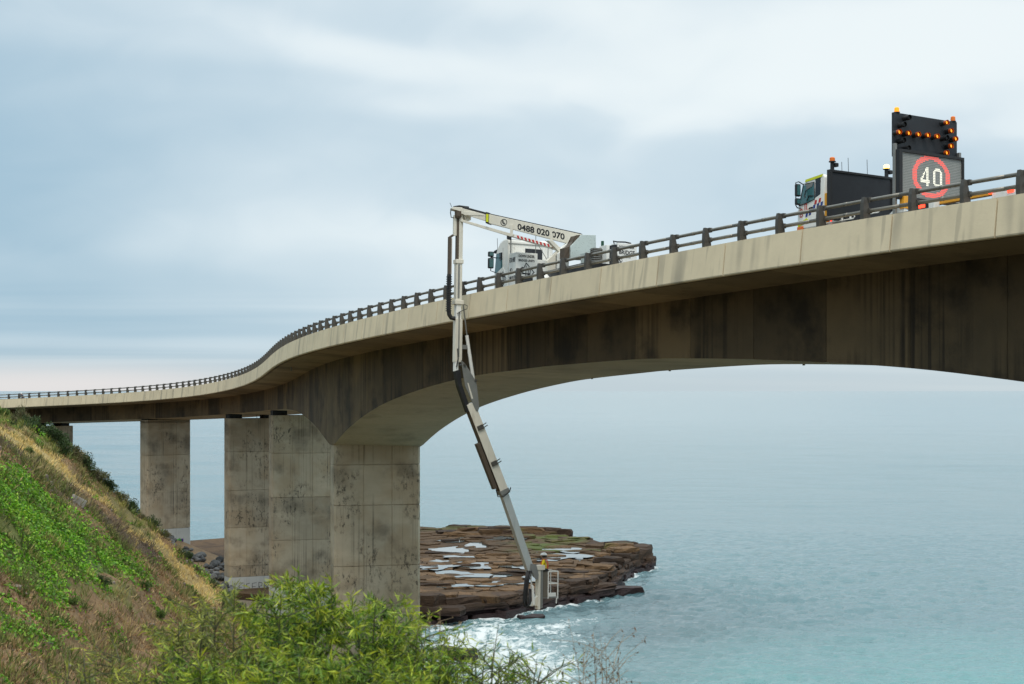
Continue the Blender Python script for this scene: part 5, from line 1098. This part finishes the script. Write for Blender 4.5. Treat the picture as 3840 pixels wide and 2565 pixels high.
# foreground bushes ---------------------------------------------------
def bush(name, label, cx_, cy_, tops, leaves, llen=.088, lwid=.0125, cols=None, dry=False, droop=.35, twigs=10, tipcol=(.66, .64, .03)):
    # tops: (x, y, z) world points the stems reach
    t = empty(name, label, 'bush' if not dry else 'weed', M=Matrix.Translation((cx_, cy_, 25-1.9-.205*cy_-.6)))
    o = np.array([cx_, cy_, 25-1.9-.205*cy_-.6]); r_ = np.random.default_rng(int(abs(cx_*100))+3); b = MB(); bp, bd, bl, bc, bw = [], [], [], [], []
    per = max(1, leaves//(len(tops)*twigs)); cols = np.array(cols if cols is not None else [(.095, .195, .02), (.165, .29, .028), (.04, .095, .014), (.30, .40, .033)])
    for tp in tops:
        tp = np.array(tp)-o; root = np.array([tp[0]*.35+r_.normal(0, .08), tp[1]*.35+r_.normal(0, .08), 0]); mid = root*.45+tp*.55+r_.normal(0, .08, 3)*np.array([1, 1, .2]); h_ = tp[2]
        P_ = lambda f: (1-f)**2*root+2*f*(1-f)*mid+f*f*tp
        b.tube([P_(f) for f in (0, .25, .5, .75, 1)], [q_*(.45 if dry else 1) for q_ in (.016, .013, .010, .007, .003)], 5)
        for q in range(twigs):
            f0 = 1-min(.85, abs(r_.normal(0, .34)))*min(1, 1.5/h_); s0 = P_(f0); dr = r_.normal(0, 1, 3); dr[2] = abs(dr[2])*.45+.10; dr /= np.linalg.norm(dr); tl = r_.uniform(.15, .42)
            if q == 0: s0 = P_(.86); dr = (tp-P_(.86)); tl = np.linalg.norm(dr)+.08; dr = dr/np.linalg.norm(dr)
            e0 = s0+dr*tl; b.tube([s0, (s0+e0)/2+np.array([0, 0, .02]), e0], [.003, .002, .0012] if dry else [.006, .004, .002], 4)
            g_ = r_.uniform(.05, 1., per)**.8; pos = s0+dr*tl*g_[:, None]; d_ = dr*.45+r_.normal(0, .7, (per, 3)); d_[:, 2] -= droop*r_.uniform(0, 1.4, per)
            cc = cols[r_.integers(0, len(cols), per)]*r_.uniform(.6, 1.3, (per, 1)); tipf = np.clip((g_-.55)*2, 0, 1)[:, None]*(.75 if f0 > .86 else .2)*r_.uniform(0, 1, (per, 1)); cc = cc*(1-tipf)+np.array(tipcol)*tipf
            bp.append(pos); bd.append(d_); bl.append(r_.uniform(.55, 1.2, per)*llen); bc.append(cc)
    b.build('stems', M['drystem'] if dry else M['stem'], t); bl = np.concatenate(bl); blades('foliage', np.concatenate(bp), np.concatenate(bd), bl, bl*lwid/llen, np.concatenate(bc), M['leaf'], t, bend=.35)
M['drystem'] = paint('dry_stalk', (.24, .17, .10), .8, dirt=.1); M['stem'] = paint('bush_stem', (.07, .07, .03), .8, dirt=.2)
def px(x, y_, Y): return ((x-1920)/6000*Y, Y, 25-(y_-1465)/6000*Y)
def tops_in(x0, x1, ytop, ybot, Y0, Y1, n, seed, peak=None):
    r_ = random.Random(seed); out = []
    for i_ in range(n):
        x = x0+(x1-x0)*(i_+r_.random())/n; f = 1-abs((x-(peak or (x0+x1)/2))/((x1-x0)/2)); yy = ybot+(ytop-ybot)*max(0, f)**.8+abs(r_.gauss(0, 45)); out.append(px(x, yy, r_.uniform(Y0, Y1)))
    return out
SG = [(.15, .20, .045), (.24, .27, .06), (.10, .145, .035), (.32, .34, .07)]
bush('wattle_bush', 'dense bright green bush rising before the foot of the main pier', -1.75, 12.3, tops_in(985, 1265, 2175, 2350, 11.4, 12.8, 11, 1, 1130), 7200)
bush('wattle_bush', 'green bush with yellow tips before the right half of the main pier', -1.1, 12.0, tops_in(1320, 1490, 2210, 2400, 11.2, 12.4, 7, 2, 1410), 4200)
bush('wattle_bush', 'loose open bush with dark stems left of the pier bases', -2.6, 12.6, tops_in(600, 985, 2200, 2380, 11.8, 13.2, 9, 3, 850), 2900, cols=SG)
bush('wattle_bush', 'sparse yellow-green bush lowest at the left over the brown slope', -3.2, 12.2, tops_in(210, 640, 2430, 2540, 11.6, 12.9, 12, 4), 1900, cols=SG, llen=.11, lwid=.009)
bush('wattle_bush', 'low green bush filling the gap before the white surf', -.75, 11.6, tops_in(1480, 1720, 2340, 2470, 11, 12.2, 11, 5, 1540), 4200)
bush('wattle_bush', 'low spiky green bush before the surf, right of the pier', -.25, 11.4, tops_in(1660, 2060, 2425, 2530, 10.8, 12, 17, 6, 1850), 2900, lwid=.010)
bush('wattle_bush', 'thick dark green bush along the bottom edge of the view', -1.6, 10.8, tops_in(640, 1650, 2470, 2530, 10.3, 11.2, 28, 7), 13500)
bush('dry_weed', 'brown dried weed with bare twigs standing before the water', .62, 11.2, tops_in(2165, 2335, 2400, 2500, 11, 11.5, 8, 8), 420, llen=.03, lwid=.012, cols=[(.16, .09, .05), (.22, .13, .07), (.10, .07, .04)], dry=True, droop=0, twigs=10, tipcol=(.30, .17, .09))
bush('dry_weed', 'tan seed heads on thin stalks beside the right edge of the main pier', -.55, 12.6, tops_in(1590, 1690, 2270, 2350, 12.3, 12.8, 5, 9), 160, llen=.04, lwid=.012, cols=[(.35, .24, .12), (.28, .19, .10)], dry=True, droop=.2, twigs=5, tipcol=(.4, .28, .15))
# tide pools
for (x0, x1, y0, y1) in ((-8.5, -1.0, 227, 238), (-12, -9.2, 230, 236), (-9.5, -4.2, 194, 198), (-6.5, -3.2, 205, 209), (2, 8.5, 215, 222), (-3.5, -1.5, 197, 199.5), (5, 9, 228, 240), (-11, -8, 213, 216), (9, 13, 217, 222), (-10, -6, 186, 188), (-4, 0, 190, 192), (-12, -8, 203, 205), (0, 3, 205, 207), (-8, -5, 220, 222), (-3, 1, 245, 250), (-12, -7, 244, 249), (2, 5, 193, 195)):
    pool('tide_pool', x0-.9, x1+.9, y0-1.6, y1+1.6, float(ptop((x0+x1)/2, (y0+y1)/2))+.065, plat)
